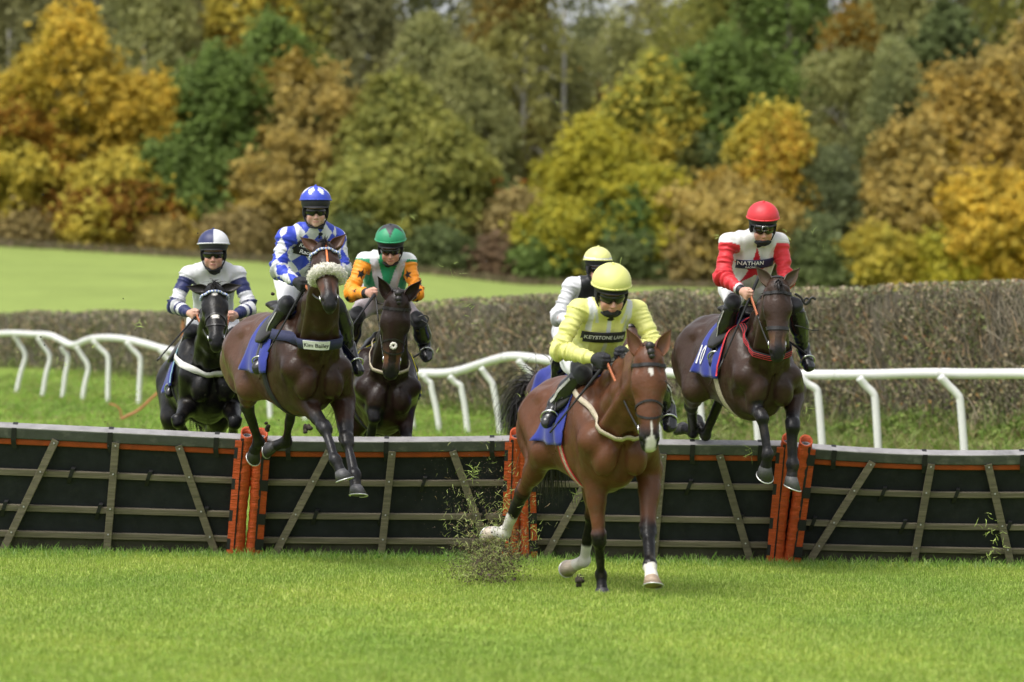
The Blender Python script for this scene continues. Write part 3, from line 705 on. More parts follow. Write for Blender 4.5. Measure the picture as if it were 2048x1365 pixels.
def make_horse(key, label, col, yawh, res, tack, group='racehorses jumping the hurdles'):
    H = HORSE[key]; R = A(H['R']); t = A(H['t'])
    root = empty('racehorse')
    M = Matrix([list(R[i]) + [t[i]] for i in range(3)] + [[0, 0, 0, 1]])
    root.matrix_world = M
    tag(root, label, 'horse', group)
    Rh = head_frame(H, R, yawh); hs = H['hs']
    Qb, legs, crest = horse_prims(H, Rh)
    Qh, T = head_prims(A(H['poll']), Rh, hs)
    Q = Qb + Qh
    V, F = skin(Q, res)
    # fine relief: veins and sinew under the skin
    N = vnormals(V, F)
    Lh = (V - A(H['poll'])) @ Rh / hs
    hd_ = (Lh[:, 0] > -.02) & (np.abs(Lh[:, 1]) < .16) & (Lh[:, 2] > -.26)
    rg_ = lambda s_, sd: 1 - 2 * np.abs(vnoise(V * A([1, 1, .7]), s_, sd))
    am = np.where(hd_, .15, 1.0)
    V = V + N * (am * (.0060 * vnoise(V * A([1, 1, .8]), 7, 21) + .0048 * rg_(4.6, 22) + .0024 * rg_(12, 23)))[:, None]
    c = col['body'](V) if callable(col['body']) else np.tile(A(col['body'], float), (len(V), 1))
    c = c * (1 + .10 * vnoise(V, 3.2, 3))[:, None] * (1 + .05 * vnoise(V, 14, 5))[:, None]
    # belly and inside of limbs a little paler or darker, as the coat grows
    dark = A(col.get('points', (.014, .012, .012)))
    for k in ('fl', 'fr', 'hl', 'hr'):
        J = [A(p) for p in H[k]]
        a0 = 1
        t0, d0 = seg_t(V, J[1], J[2]); t1, d1 = seg_t(V, J[2], J[3]); t2, d2 = seg_t(V, J[3], J[4])
        near = np.minimum(np.minimum(d0, d1), d2) < (.095 if k[0] == 'f' else .10)
        hi = col.get('fore_hi' if k[0] == 'f' else 'hind_hi', .75)
        m = ss(t0 + .06 * vnoise(V, 20, 2), hi - .12, hi + .12) * near * ((d0 < .10) | (t1 > 0.02))
        lower = (np.minimum(d1, d2) < .075)
        m = np.maximum(m, lower * ss(t1, -.1, .05) * (np.minimum(d1, d2) <= d0 + .01))
        c = c * (1 - m[:, None]) + dark * (1 + .4 * vnoise(V, 9, 4))[:, None] * m[:, None]
        sock = col.get('socks', {}).get(k)
        if sock is not None:
            lvl = np.where(d2 < d1 - .002, 1 + t2, t1) + .05 * vnoise(V, 30, 6)
            m = ss(lvl, sock - .04, sock + .04) * (np.minimum(d1, d2) < .07)
            c = c * (1 - m[:, None]) + A([.62, .59, .54]) * (1 + .12 * vnoise(V, 25, 8))[:, None] * m[:, None]
    # head colouring
    L = (V - A(H['poll'])) @ Rh / hs
    onh = (L[:, 0] > -.05) & (np.abs(L[:, 1]) < .16) & (L[:, 2] > -.24) & (L[:, 0] < .70)
    m = ss(L[:, 0] + .25 * np.abs(L[:, 1]), .44, .55) * onh
    c = c * (1 - m[:, None]) + dark * 1.3 * m[:, None]
    if col.get('muzzle'):
        m = np.exp(-((L[:, 0] - .46) / .05) ** 2) * (np.abs(L[:, 1]) > .028) * onh * .8
        c = c * (1 - m[:, None]) + A(col['muzzle']) * m[:, None]
    for (ex, ey, ez, er, am_) in ((.207, .094, -.03, .030, .75), (.574, .050, -.032, .020, .95), (.60, .0, -.108, .0, 0)):
        d_ = np.sqrt((L[:, 0] - ex) ** 2 + (np.abs(L[:, 1]) - ey) ** 2 + (L[:, 2] - ez) ** 2)
        m = (1 - ss(d_, er * .6, er + 1e-4)) * onh * am_; c = c * (1 - m[:, None]) + A([.006, .005, .005]) * m[:, None]
    for (x0, y0, rx, ry, ang) in col.get('marks', []):
        dx, dy = L[:, 0] - x0, L[:, 1] - y0; ca, sa = math.cos(ang), math.sin(ang)
        u_, v_ = (dx * ca + dy * sa) / rx, (-dx * sa + dy * ca) / ry
        m = (1 - ss(np.sqrt(u_ * u_ + v_ * v_) + .18 * vnoise(V, 45, 9), .85, 1.1)) * onh * (L[:, 2] > -.09)
        c = c * (1 - m[:, None]) + A([.62, .58, .54]) * m[:, None]
    body = link('body', mesh('body', V, F, True, np.clip(c, .004, 1)), M_coat, root)
    for k in ('fl', 'fr', 'hl', 'hr'):
        make_hoof(H, k, legs, root, col.get('hoof', {}).get(k, (.035, .034, .036)))
    # eyes, ears
    for y in (-1, 1):
        v, f = ball(T((.207, .090 * y, -.030)), A([.024, .014, .019]) * hs, 12, 8, Rh)
        link('eye', mesh('eye', v, f), M_eye, root)
        ang = col.get('ear', (.42, .0))
        ax_ = unit(-math.cos(ang[0]) * Rh[:, 0] + math.sin(ang[0]) * Rh[:, 1] * y + ang[1] * Rh[:, 2])
        fwd = unit(Rh[:, 2] * .95 + Rh[:, 1] * y * .3 - (Rh[:, 2] @ ax_) * ax_); fwd = unit(fwd - (fwd @ ax_) * ax_)
        sd_ = np.cross(ax_, fwd)
        base = T((.035, .052 * y, -.01)); Lr = .19 * hs; vv = []; cc = []
        n1, n2 = 12, 12
        for lay in (0, 1):
            for i in range(n1 + 1):
                s_ = i / n1
                wd = (.018 + .030 * math.sin(math.pi * min(1, s_ * .80 + .18)) ** .9) * (1 - s_ ** 3.0) + .0015
                for j in range(n2 + 1):
                    a = (j / n2 * 2 - 1) * (2.5 - 1.5 * s_)
                    rr = wd * hs - lay * .004
                    p = base + ax_ * (Lr * s_) + sd_ * rr * math.sin(a) * 1.0 - fwd * rr * (math.cos(a)) * .9 + sd_ * y * .012 * s_ * s_
                    vv.append(p)
                    cc.append(A(col['ear_in'] if lay else col['ear_out']) * (1 - .7 * ss(A([s_]), .8, 1)[0]))
        ff = []; st = (n1 + 1) * (n2 + 1)
        for i in range(n1):
            for j in range(n2):
                q = (i * (n2 + 1) + j, i * (n2 + 1) + j + 1, (i + 1) * (n2 + 1) + j + 1, (i + 1) * (n2 + 1) + j)
                ff += [q, tuple(st + z for z in q[::-1])]
            for j in (0, n2):
                q = (i * (n2 + 1) + j, (i + 1) * (n2 + 1) + j)
                ff.append((q[0], q[1], st + q[1], st + q[0]))
        link('ear', mesh('ear', vv, ff, True, A(cc)), M_coat, root)
    # mane along the crest, forelock, tail
    cr = catmull(crest, 12); r = np.random.default_rng(ord(key))
    sidev = col.get('mane_side', -1)
    ii = r.integers(4, len(cr) - 2, 520); rt = cr[ii] + r.normal(0, .012, (520, 3)) + A([0, 0, .07])
    rt = surf(Q, cr[ii], np.tile(unit([-.25, .1 * sidev, 1]), (520, 1)), .2, 30) + r.normal(0, .008, (520, 3)) - A([0, 0, .005])
    v, f = strands(rt, np.tile(A([-.25, .75 * sidev, .35]), (520, 1)), col.get('mane_len', .10), .006, 5, .05, 1.7)
    link('mane', mesh('mane', v, f), M_hair, root)
    fl = np.repeat(T((.02, 0, .075))[None], 90, 0) + r.normal(0, .012 * hs, (90, 3))
    if col.get('plait'):
        mb = MB()
        for q, rr in (((-.01, 0, .055), .028), ((.03, .004, .068), .024), ((.055, .01, .066), .019)):
            v, f = ball(T(q), rr * hs, 12, 8); link('plait', mesh('plait', v, f), M_hair, root)
        for q in range(7):
            pc = cr[-3 - q * 5] if 3 + q * 5 < len(cr) else cr[0]
            v, f = ball(surf(Q, pc, [[0, 0, 1.]], .2, 30)[0] + A([0, 0, .01]), .022, 10, 6); link('plait', mesh('plait', v, f), M_hair, root)
    else:
        v, f = strands(fl, np.tile(Rh[:, 0] * .8 + Rh[:, 2] * .35, (90, 1)), .10 * hs, .006, 9, .08, 0, 5, .25)
        link('forelock', mesh('forelock', v, f), M_hair, root)
    td = col.get('tail', dict(dir=(-.7, 0, .1), len=.75, grav=1.6, n=900))
    r2 = np.random.default_rng(3); rt = A([-.90, 0, 1.35]) + r2.normal(0, .022, (td['n'], 3))
    v, f = strands(rt, np.tile(A(td['dir'], float), (td['n'], 1)), td['len'], .009, 11, td.get('curl', .05), td['grav'], 10, td.get('spread', .16), td.get('pull'))
    link('tail', mesh('tail', v, f), M_hairg if td.get('grey') else M_hair, root)
    # ---- tack
    Tk = dict(root=root, Q=Q, Qh=Qh, T=T, Rh=Rh, hs=hs, H=H, R=R, t=t)
    bm = MB(); bl = M_leather
    def headring(x, tilt, width, a0=-math.pi, a1=math.pi, n=40, off=.002, zc=-.06, shift=0):
        """strap round the head: plane through (x,0,zc) tilted by `tilt`"""
        th = np.linspace(a0, a1, n); O = T((x, 0, zc))
        pl = math.cos(tilt) * Rh[:, 2] + math.sin(tilt) * Rh[:, 0]
        D = np.cos(th)[:, None] * pl + np.sin(th)[:, None] * Rh[:, 1]
        D /= np.linalg.norm(D, axis=1)[:, None]
        P = surf(Qh, O, D, .25 * hs, 50); Nn = field_nrm(Qh, P)
        return P + Nn * off, Nn
    closed = lambda P, N_, w_, m_, nm, par, th=.004: link(nm, mesh(nm, *ribbon(P[:-1], N_[:-1], w_, th, True), smooth=False), m_, par)
    # cheekpieces and headpiece
    for y in (-1, 1):
        pts = []; nn = []
        for x in np.linspace(.03, .47, 24):
            O = T((x, 0, -.07 if x < .3 else -.075)); z = -.01 - .35 * max(0, x - .12)
            D = unit(Rh[:, 1] * y + Rh[:, 2] * (-.12 if x > .1 else .1))
            p = surf(Qh, O, [D], .25 * hs, 50)[0]; pts.append(p); nn.append(D)
        pts = A(pts); nn = A(nn)
        bm.add(*ribbon(pts + nn * .003, nn, .016, .004))
    P, N_ = headring(-.035, .15, .02, -1.75, 1.75, 24, .003, -.05); bm.add(*ribbon(P, N_, .022, .004))
    P, N_ = headring(.10, -.45, .02, 1.5, 2 * math.pi - 1.5, 20, .003, -.05); bm.add(*ribbon(P, N_, .014, .004))
    bridle = bm.obj('bridle', M_brown if tack.get('brown') else bl, root)
    P, N_ = headring(.095, .10, .02, -1.5, 1.5, 30, .004, -.05)
    if tack.get('brow') == 'bead':
        mb = MB()
        for i in range(0, 30):
            v, f = ball(P[i] + N_[i] * .008, .0105 * hs, 8, 6); mb.add(v, f, (.75, .77, .8) if i % 2 else (.25, .33, .65))
        mb.obj('browband', M_bead, bridle, True, True)
    else:
        link('browband', mesh('browband', *ribbon(P, N_, .022, .006), smooth=False), bl, bridle)
    nb = tack.get('nose', 'cross')
    if nb == 'fleece':
        P, N_ = headring(.30, .12, .02, -2.0, 2.0, 40, .0, -.05)
        V2, F2 = tube(P + N_ * .022, A([.020 + .022 * math.sin(math.pi * min(1, max(0, i / 39))) ** .4 for i in range(40)]), 20)
        d_ = np.random.default_rng(4).normal(0, .0035, V2.shape); V2 = V2 + d_
        fl_ = link('noseband', mesh('noseband', V2, F2), M_fleece, bridle)
        idx_ = np.random.default_rng(2).integers(0, len(V2), 2600)
        cen = P.mean(0)
        pr = (P + N_ * .022)[np.clip(idx_ // 20, 0, 39)]
        dr = V2[idx_] - pr; dr /= np.linalg.norm(dr, axis=1)[:, None]
        vs, fs = strands(V2[idx_] - dr * .006, dr, .017, .008, 8, .2, .1, 3, .5)
        link('wool', mesh('wool', vs, fs), M_fleece, fl_)
        mb = MB(); p0 = T((.03, .0, .075)); p1 = T((.27, .0, .055))
        O = [T((x, 0.012, -.05)) for x in np.linspace(.0, .30, 14)]
        P = surf(Qh, A(O), np.tile(Rh[:, 2], (14, 1)), .2 * hs, 40)
        link('face_strap', mesh('face_strap', *ribbon(P + Rh[:, 2] * .004, np.tile(Rh[:, 2], (14, 1)), .013, .004)), M_orange, bridle)
    elif nb == 'cross':
        for tl, x in ((.55, .37), (-.38, .37)):
            P, N_ = headring(x, tl, .02, -math.pi, math.pi, 41, .003, -.075)
            closed(P, N_, .013, bl, 'noseband', bridle)
        if tack.get('pad'):
            mb = MB(); pc = T((.37, 0, .0)); 
            for q in range(9):
                a = q / 9 * 2 * math.pi
                v, f = ball(surf(Qh, T((.37, 0, -.06)), [Rh[:, 2]], .2, 40)[0] + Rh[:, 2] * .01 + (Rh[:, 0] * math.cos(a) + Rh[:, 1] * math.sin(a)) * .020, .012, 8, 6); mb.add(v, f)
            mb.obj('nose_pad', M_fleece, bridle, True)
    elif nb == 'cav':
        P, N_ = headring(.36, .18, .02, -math.pi, math.pi, 41, .004, -.075); closed(P, N_, .026, bl, 'noseband', bridle, .006)
    for y in (-1, 1):
        p = surf(Qh, T((.475, 0, -.095)), [unit(Rh[:, 1] * y)], .2 * hs, 40)[0] + Rh[:, 1] * y * .008
        a = np.linspace(0, 2 * math.pi, 21)
        ring = p + .030 * (np.cos(a)[:, None] * Rh[:, 0] + np.sin(a)[:, None] * (Rh[:, 2] * .8 + Rh[:, 1] * y * .35))
        link('bit_ring', mesh('bit_ring', *tube(ring, .0055, 6)), M_steel, bridle)
        if y > 0: Tk['bitL'] = p
        else: Tk['bitR'] = p
    # breast strap round the base of the neck
    def neckring(x0, z0, tilt, width, m_, nm, amin=-2.2, amax=2.2, n=50):
        O = A([x0, 0, z0]); a = np.linspace(amin, amax, n)   # 0 = front
        pl = A([math.cos(tilt), 0, math.sin(tilt)])
        D = np.cos(a)[:, None] * pl + np.sin(a)[:, None] * A([0, 1, 0])
        P = surf(Qb, O, D, .75, 120); N_ = field_nrm(Qb, P)
        for _ in range(6):
            P = np.vstack([P[:1], (P[:-2] + 2 * P[1:-1] + P[2:]) / 4, P[-1:]]); N_ = np.vstack([N_[:1], (N_[:-2] + N_[1:-1] + N_[2:]) / 3, N_[-1:]])
        N_ /= np.linalg.norm(N_, axis=1)[:, None]
        for _ in range(4):      # keep the strap outside the skin
            f_ = field_pts(Qb, P); P = P + field_nrm(Qb, P) * np.maximum(0, .014 - f_)[:, None]
            P = np.vstack([P[:1], .25 * P[:-2] + .5 * P[1:-1] + .25 * P[2:], P[-1:]])
        f_ = field_pts(Qb, P); P = P + field_nrm(Qb, P) * np.maximum(0, .012 - f_)[:, None]
        P[:, :] += N_ * .010
        return link(nm, mesh(nm, *ribbon(P, N_, width, .004), smooth=True), m_, root), P + N_ * .003, N_
    Tk['neckring'] = neckring
    if 'breast' in tack:
        x0, z0, tilt, wd, m_ = tack['breast']
        Tk['breast'] = neckring(x0, z0, tilt, wd, m_, 'breast_strap')
        if tack.get('breast_lines'):
            o_b, P, N_ = Tk['breast']; T_ = np.gradient(P, axis=0); T_ /= np.linalg.norm(T_, axis=1)[:, None]; B_ = np.cross(N_, T_)
            for q in (-.6, 0, .6):
                link('red_line', mesh('red_line', *ribbon(P + B_ * wd * .5 * q + N_ * .002, N_, .0042, .002)), M_redt, o_b)
    # saddle cloth: a grid over the back, flaring at its loose lower corners
    nx, na = 22, 46; xs = np.linspace(tack.get('cloth_x0', -.20), .30, nx); an = np.linspace(-1.72, 1.72, na)
    G = []
    for i, x in enumerate(xs):
        O = np.tile(A([x, 0, 1.15]), (na, 1)); D = np.stack([np.zeros(na), np.sin(an), np.cos(an)], 1)
        P = surf(Qb, O, D, .5, 80); s_ = np.clip((np.abs(an) - .9) / .8, 0, 1)
        fx = np.clip((.0 - x) / .36, 0, 1)
        off = .014 + s_ ** 1.5 * (.018 + .055 * fx) + .012 * s_ * np.sin(x * 26 + an * 3)
        P = P + D * off[:, None]; P[:, 0] += -s_ ** 2 * .10 * fx; P[:, 2] += s_ ** 3 * .05 * fx
        G.append(P)
    G = A(G); Vc = np.concatenate([G.reshape(-1, 3), (G - 0).reshape(-1, 3)])
    Fc = [(i * na + j, (i + 1) * na + j, (i + 1) * na + j + 1, i * na + j + 1) for i in range(nx - 1) for j in range(na - 1)]
    cl = link('saddle_cloth', mesh('saddle_cloth', G.reshape(-1, 3), Fc), M_blue, root)
    md = cl.modifiers.new('thick', 'SOLIDIFY'); md.thickness = .006; md.offset = -1
    def on_cloth(u, v):          # u: 0 back .. 1 front ; v: 0 right hem .. 1 left hem
        fu, fv = np.clip(u, 0, 1) * (nx - 1), np.clip(v, 0, 1) * (na - 1)
        i, j = np.minimum(fu.astype(int), nx - 2), np.minimum(fv.astype(int), na - 2); a, b = (fu - i)[:, None], (fv - j)[:, None]
        return (G[i, j] * (1 - a) * (1 - b) + G[i + 1, j] * a * (1 - b) + G[i, j + 1] * (1 - a) * b + G[i + 1, j + 1] * a * b)
    if tack.get('number'):
        tv, tf = text_mesh(tack['number'], 1.0); hN = .27 * tack.get('nsize', 1)
        u_ = tack.get('nu', .30) + tv[:, 0] * hN / .66 * .85; v_ = tack.get('nv', .14) + tv[:, 1] * hN / 1.3
        P = on_cloth(u_, v_); nn = P - A([0, 0, 1.15]); nn[:, 0] = 0; nn /= np.linalg.norm(nn, axis=1)[:, None]
        link('number', mesh('number', P + nn * .007, tf, False), M_white, cl)
    if tack.get('trim'):
        for sgn in (0,):
            P = on_cloth(np.full(40, .985), np.linspace(.02, .98, 40)); nn = P - A([0, 0, 1.15]); nn[:, 0] = 0; nn /= np.linalg.norm(nn, axis=1)[:, None]
            link('trim', mesh('trim', *ribbon(P + nn * .006 + A([.008, 0, 0]), nn, .024, .004)), tack['trim'], cl)
    # saddle
    sq = [E((.02, 0, 1.60), (.26, .13, .035), k=.03), E((-.20, 0, 1.625), (.07, .12, .035), k=.04), C((.20, -.05, 1.63), (.20, .05, 1.63), .035, .035, k=.03)]
    for y in (-1, 1):
        sq.append(E((.13, .20 * y, 1.46), (.16, .035, .17), R=A(Matrix.Rotation(rad(-38 * -y), 3, 'X')), k=.05))
    v, f = skin(sq, .014); link('saddle', mesh('saddle', v, f), M_leather, root)
    # girth
    for nm, x, wd, m_ in (('girth', tack.get('girth_x', .22), .075, tack.get('girth_mat', M_black)),):
        a = np.linspace(1.45, 2 * math.pi - 1.45, 40)
        D = np.stack([np.zeros(40), np.sin(a), np.cos(a)], 1)
        P = surf(Qb, A([x, 0, 1.15]), D, .5, 80); N_ = field_nrm(Qb, P)
        for _ in range(2): P[1:-1] = (P[:-2] + 2 * P[1:-1] + P[2:]) / 4
        g = link(nm, mesh(nm, *ribbon(P + N_ * .008, N_, wd, .005)), m_, root)
        if tack.get('girth_lines'):
            T_ = np.gradient(P, axis=0); T_ /= np.linalg.norm(T_, axis=1)[:, None]; B_ = np.cross(N_, T_)
            for q, mm in tack['girth_lines']:
                link('stripe', mesh('stripe', *ribbon(P + N_ * .014 + B_ * q, N_, .012, .002)), mm, g)
    return Tk
M_bead = mat('browband_beads', (1, 1, 1), rough=.3, attr=True)
# ------------------------------------------------------------------ riders
M_skin = mat('skin', (0, 0, 0), rough=.5, attr=True, var=.08, vscale=40, bump=.08, bscale=120, spec=.4)
M_silk = mat('racing_silks', (0, 0, 0), rough=.48, attr=True, var=.05, vscale=9, bump=.28, bscale=26, sheen=.15, spec=.35)
M_breech = mat('breeches', (0, 0, 0), rough=.6, attr=True, var=.05, vscale=12, bump=.3, bscale=22, sheen=.15)
M_boot = mat('boot_leather', (.013, .013, .014), rough=.24, var=.3, vscale=20, bump=.35, bscale=16, coat=.25)
M_pipe_glint = mat('boot_piping_glint', (.45, .44, .42), rough=.4, var=.3, vscale=40)
M_sole = mat('boot_sole', (.03, .028, .026), rough=.8, var=.3)
M_cap = mat('cap_silk', (0, 0, 0), rough=.5, attr=True, var=.04, bump=.15, bscale=40, sheen=.1)
M_shell = mat('helmet_shell', (.014, .014, .016), rough=.55, var=.2)
M_lens = mat('goggle_lens', (.006, .005, .006), rough=.16, spec=.5, coat=.3)
M_glove = mat('glove', (.014, .014, .018), rough=.7, var=.3, vscale=60, bump=.3)
M_mask = mat('black_neck_warmer', (.014, .014, .017), rough=.8, var=.3, vscale=50, bump=.4, bscale=40)
M_patch = mat('black_sponsor_patch', (.010, .010, .012), rough=.7)
M_npatch = mat('navy_sponsor_patch', (.012, .014, .05), rough=.7)

def creases(m, scale, strength, stretch=(1, 1, 1)):
    n = m.node_tree; N = n.nodes; L = n.links
    no = N.new('ShaderNodeTexNoise'); no.noise_type = 'RIDGED_MULTIFRACTAL'; no.inputs['Scale'].default_value = scale; no.inputs['Detail'].default_value = 3
    mp = N.new('ShaderNodeMapping'); mp.inputs['Scale'].default_value = stretch
    tc = N.new('ShaderNodeTexCoord'); L.new(tc.outputs['Object'], mp.inputs[0]); L.new(mp.outputs[0], no.inputs['Vector'])
    b = N['Principled BSDF']; bp = N.new('ShaderNodeBump'); bp.inputs['Strength'].default_value = strength; bp.inputs['Distance'].default_value = .035
    old = b.inputs['Normal'].links
    if old: L.new(old[0].from_socket, bp.inputs['Normal'])
    L.new(no.outputs[0], bp.inputs['Height']); L.new(bp.outputs[0], b.inputs['Normal'])
creases(M_silk, 7, .55, (1, 1, .7)); creases(M_breech, 6, .45); creases(M_blue, 5, .5, (1, .6, 1)); creases(M_cap, 8, .12)

def hand_prims(wr, el, sgn, s=1.0):
    d = unit(A(wr) - A(el)); hd = unit(.6 * d + A([.45, 0, -.12])); inw = A([0, -sgn, 0.]); inw = unit(inw - (inw @ hd) * hd)
    up = np.cross(hd, inw) * (1 if np.cross(hd, inw)[2] > 0 else -1)
    wr = A(wr); q = [C(wr - hd * .03, wr + hd * .02, .026 * s, .027 * s, k=.02)]
    R = np.stack([hd, inw, up], 1)
    q.append(E(wr + hd * .050 * s, A([.045, .017, .040]) * s, R, k=.02))
    for i in range(4):
        L = [.95, 1.05, 1.0, .8][i] * s
        kn = wr + hd * (.085 - .004 * abs(i - 1)) * s + up * (.030 - .020 * i) * s + hd * 0
        p1 = kn + (hd * .45 + inw * .85) * .032 * L; p2 = p1 + (-hd * .45 + inw * .5) * .022 * L; p3 = p2 + (-hd * .9 - inw * .25) * .018 * L
        r = .0098 * s
        q += [C(kn - hd * .03, kn, .0105 * s, r * 1.08, k=.006), C(kn, p1, r * 1.05, r, k=.004), C(p1, p2, r, r * .93, k=.004), C(p2, p3, r * .93, r * .85, k=.004)]
    t0 = wr + hd * .028 * s + up * .028 * s + inw * .012; t1 = t0 + (hd * .75 + up * .25 + inw * .4) * .036 * s; t2 = t1 + (hd * .7 + inw * .6 - up * .25) * .028 * s
    q += [C(t0, t1, .014 * s, .011 * s, k=.012), C(t1, t2, .011 * s, .009 * s, k=.004)]
    grip = wr + hd * .085 * s + inw * .028 * s
    return q, grip, hd, inw, up

def dome(cen, Rf, rad3, tmax, nt=18, nph=40, prof=None):
    V = []; Lc = []
    for i in range(nt + 1):
        for j in range(nph):
            ph = 2 * math.pi * j / nph; th = (tmax(ph) if callable(tmax) else tmax) * i / nt
            l = A([rad3[0] * math.cos(ph) * math.sin(th), rad3[1] * math.sin(ph) * math.sin(th), rad3[2] * math.cos(th)])
            if prof: l = prof(l, th, ph)
            V.append(cen + Rf @ l); Lc.append((l[0], l[1], l[2]))
    F = [(i * nph + j, (i + 1) * nph + j, (i + 1) * nph + (j + 1) % nph, i * nph + (j + 1) % nph) for i in range(nt) for j in range(nph)]
    return A(V), F, A(Lc)

def make_rider(key, label, st, Tk):
    J = {k: (A(v) if isinstance(v, list) else v) for k, v in RIDER[key].items()}
    R, t = Tk['R'], Tk['t']
    root = empty('jockey'); root.matrix_world = Matrix([list(R[i]) + [t[i]] for i in range(3)] + [[0, 0, 0, 1]])
    tag(root, label, 'person', 'jockeys in the race')
    s = J['hs']
    u = unit(J['sl'] - J['sr']); sp = unit(J['nk'] - J['pel']); u = unit(u - (u @ sp) * sp); fr = np.cross(u, sp)
    RB = np.stack([fr, u, sp], 1)
    # head frame in rider space from a world gaze
    gy, gp = rad(J['gaze'][0]), rad(J['gaze'][1])
    gw = A([math.sin(gy) * math.cos(gp), -math.cos(gy) * math.cos(gp), math.sin(gp)])
    hf = R.T @ gw; hl = R.T @ A([math.cos(gy), math.sin(gy), 0]); hl = unit(hl - (hl @ hf) * hf); hu = np.cross(hf, hl)
    RH = np.stack([hf, hl, hu], 1); HC = J['hd']
    T = lambda p: HC + RH @ (A(p, float) * s)
    hq = []
    he = lambda c, r, k=.02, op=1: hq.append(E(T(c), A(r) * s, RH, k * s, op))
    he((-.01, 0, .0), (.090, .074, .10)); he((.028, 0, -.065), (.060, .056, .072), .04); he((.030, 0, -.112), (.050, .043, .038), .03)
    he((.066, 0, -.136), (.017, .021, .016), .02)
    hq.append(C(T((.084, 0, -.045)), T((.106, 0, -.080)), .008 * s, .012 * s, k=.014))
    for y in (-1, 1):
        he((.093, .010 * y, -.086), (.010, .008, .007), .008)
        he((.060, .040 * y, -.075), (.024, .020, .022), .025)
        he((.082, .028 * y, -.045), (.012, .016, .009), .012, -1)
        he((.074, .028 * y, -.046), (.012, .012, .011), .003)
        he((-.012, .076 * y, -.055), (.018, .010, .030), .01)
        he((.022, .050 * y, -.105), (.035, .012, .025), .03)
    he((.078, 0, -.024), (.018, .048, .010), .02)
    he((.083, 0, -.109), (.010, .023, .0055), .006); he((.081, 0, -.119), (.010, .020, .006), .006)
    hq.append(C(T((.094, -.018, -.114)), T((.094, .018, -.114)), .0018, .0018, k=.004, op=-1))
    nkb = T((-.03, 0, -.10))
    body = list(hq)
    body.append(C(J['nk'] - sp * .04, nkb, .056, .055, k=.04))
    bc = J['nk'] - sp * .20
    fp = A([1, 0, -.15]); fp = unit(fp - (fp @ u) * u); upw = np.cross(fp, u)
    body += [E(bc, (.10, .155, .21), RB, k=.05), C(J['sr'] - 0, J['sl'], .055, .055, k=.05), E(J['pel'] + sp * .14, (.10, .135, .18), RB, k=.05), E(J['pel'], (.11, .15, .12), RB, k=.05)]
    grips = {}; hp = {}
    for y, sh, el, wr, hi, kn, an, to in ((-1, 'sr', 'er', 'wr', 'hr', 'kr', 'ar', 'tr'), (1, 'sl', 'el', 'wl', 'hl', 'kl', 'al', 'tl')):
        body += [C(J[sh], J[el], .050, .040, k=.03), C(J[el], J[wr], .040, .026, k=.02)]
        q, gr, hd, inw, up = hand_prims(J[wr], J[el], y, 1.05 * st.get('hand', 1))
        hp[y] = q; body += q; grips[y] = (gr, hd, inw, up)
        body += [C(J[hi], J[kn], .085, .052, k=.04), C(J[kn], J[an], .050, .034, k=.03), C(J[an], .5 * (J[an] + J[to]), .030, .020, k=.02)]
    V, F = skin(body, .0068)
    L = ((V - HC) @ RH) / s
    c = np.tile(A(st.get('skin', (.60, .34, .25))), (len(V), 1))
    hm = (np.abs(L[:, 1]) < .1) & (np.abs(L[:, 0]) < .14) & (L[:, 2] > -.16)
    def blush(m, cc, a):
        return c * (1 - (m * a)[:, None]) + A(cc) * (m * a)[:, None]
    m = hm * np.exp(-((np.abs(L[:, 1]) - .045) / .016) ** 2 - ((L[:, 2] + .082) / .022) ** 2) * (L[:, 0] > .03); c = blush(m, (.55, .18, .13), .5)
    m = hm * np.exp(-((L[:, 1]) / .014) ** 2 - ((L[:, 2] + .084) / .014) ** 2) * (L[:, 0] > .08); c = blush(m, (.55, .18, .13), .4)
    m = hm * (np.abs(L[:, 1]) < .022) * np.exp(-((L[:, 2] + .113) / .006) ** 2) * (L[:, 0] > .07); c = blush(m, (.36, .10, .09), .85)
    m = hm * ss(np.abs(L[:, 1]) + .0 * L[:, 2], .02, .055) * np.exp(-((L[:, 2] + .125) / .03) ** 2) * (L[:, 0] > .0); c = blush(m, (.30, .18, .14), .35)
    c = c * (1 + .06 * vnoise(V, 30, 2))[:, None]
    link('body', mesh('body', V, F, True, np.clip(c, 0, 1)), M_skin, root)
    if st.get('gloves'):
        for y in (-1, 1):
            v, f = skin(hp[y], .0055, .0035); link('glove', mesh('glove', v, f), M_glove, root)
    # jacket
    jq = [E(bc, (.135, .172, .220), RB, k=.06), E(bc + fr * .02 - sp * .02, (.125, .150, .19), RB, k=.05), C(J['sr'], J['sl'], .056, .056, k=.07), E(J['pel'] + sp * .15, (.130, .165, .20), RB, k=.06),
          C(J['nk'] + sp * .045, .75 * J['sr'] + .25 * J['nk'], .058, .060, k=.05), C(J['nk'] + sp * .045, .75 * J['sl'] + .25 * J['nk'], .058, .060, k=.05)]
    arms = []; tq = list(jq)
    for sh, el, wr in (('sr', 'er', 'wr'), ('sl', 'el', 'wl')):
        wd = unit(J[wr] - J[el]); wend = J[wr] - wd * .015
        jq += [C(J[sh], J[el], .061, .053, k=.04), C(J[el], wend - wd * .05, .055, .041, k=.03), C(wend - wd * .06, wend, .040, .036, k=.02)]
        arms.append((J[sh], J[el], wend))
    V, F = skin(jq, .0072)
    N = field_nrm(jq, V)
    def FOLD(tt, side, V):
        q = np.stack([tt * 9 + side * 40, V[:, 1] * 7 + V[:, 0] * 5, V[:, 2] * 5], 1)
        a = 1 - np.abs(vnoise(q, 1, 11)) * 2; b = 1 - np.abs(vnoise(q * A([2.1, 1.7, 1.7]), 1, 12)) * 2
        return (.0150 * a + .0085 * b) * (.45 + .75 * np.exp(-((tt - 1.05) / .38) ** 2)) - .002
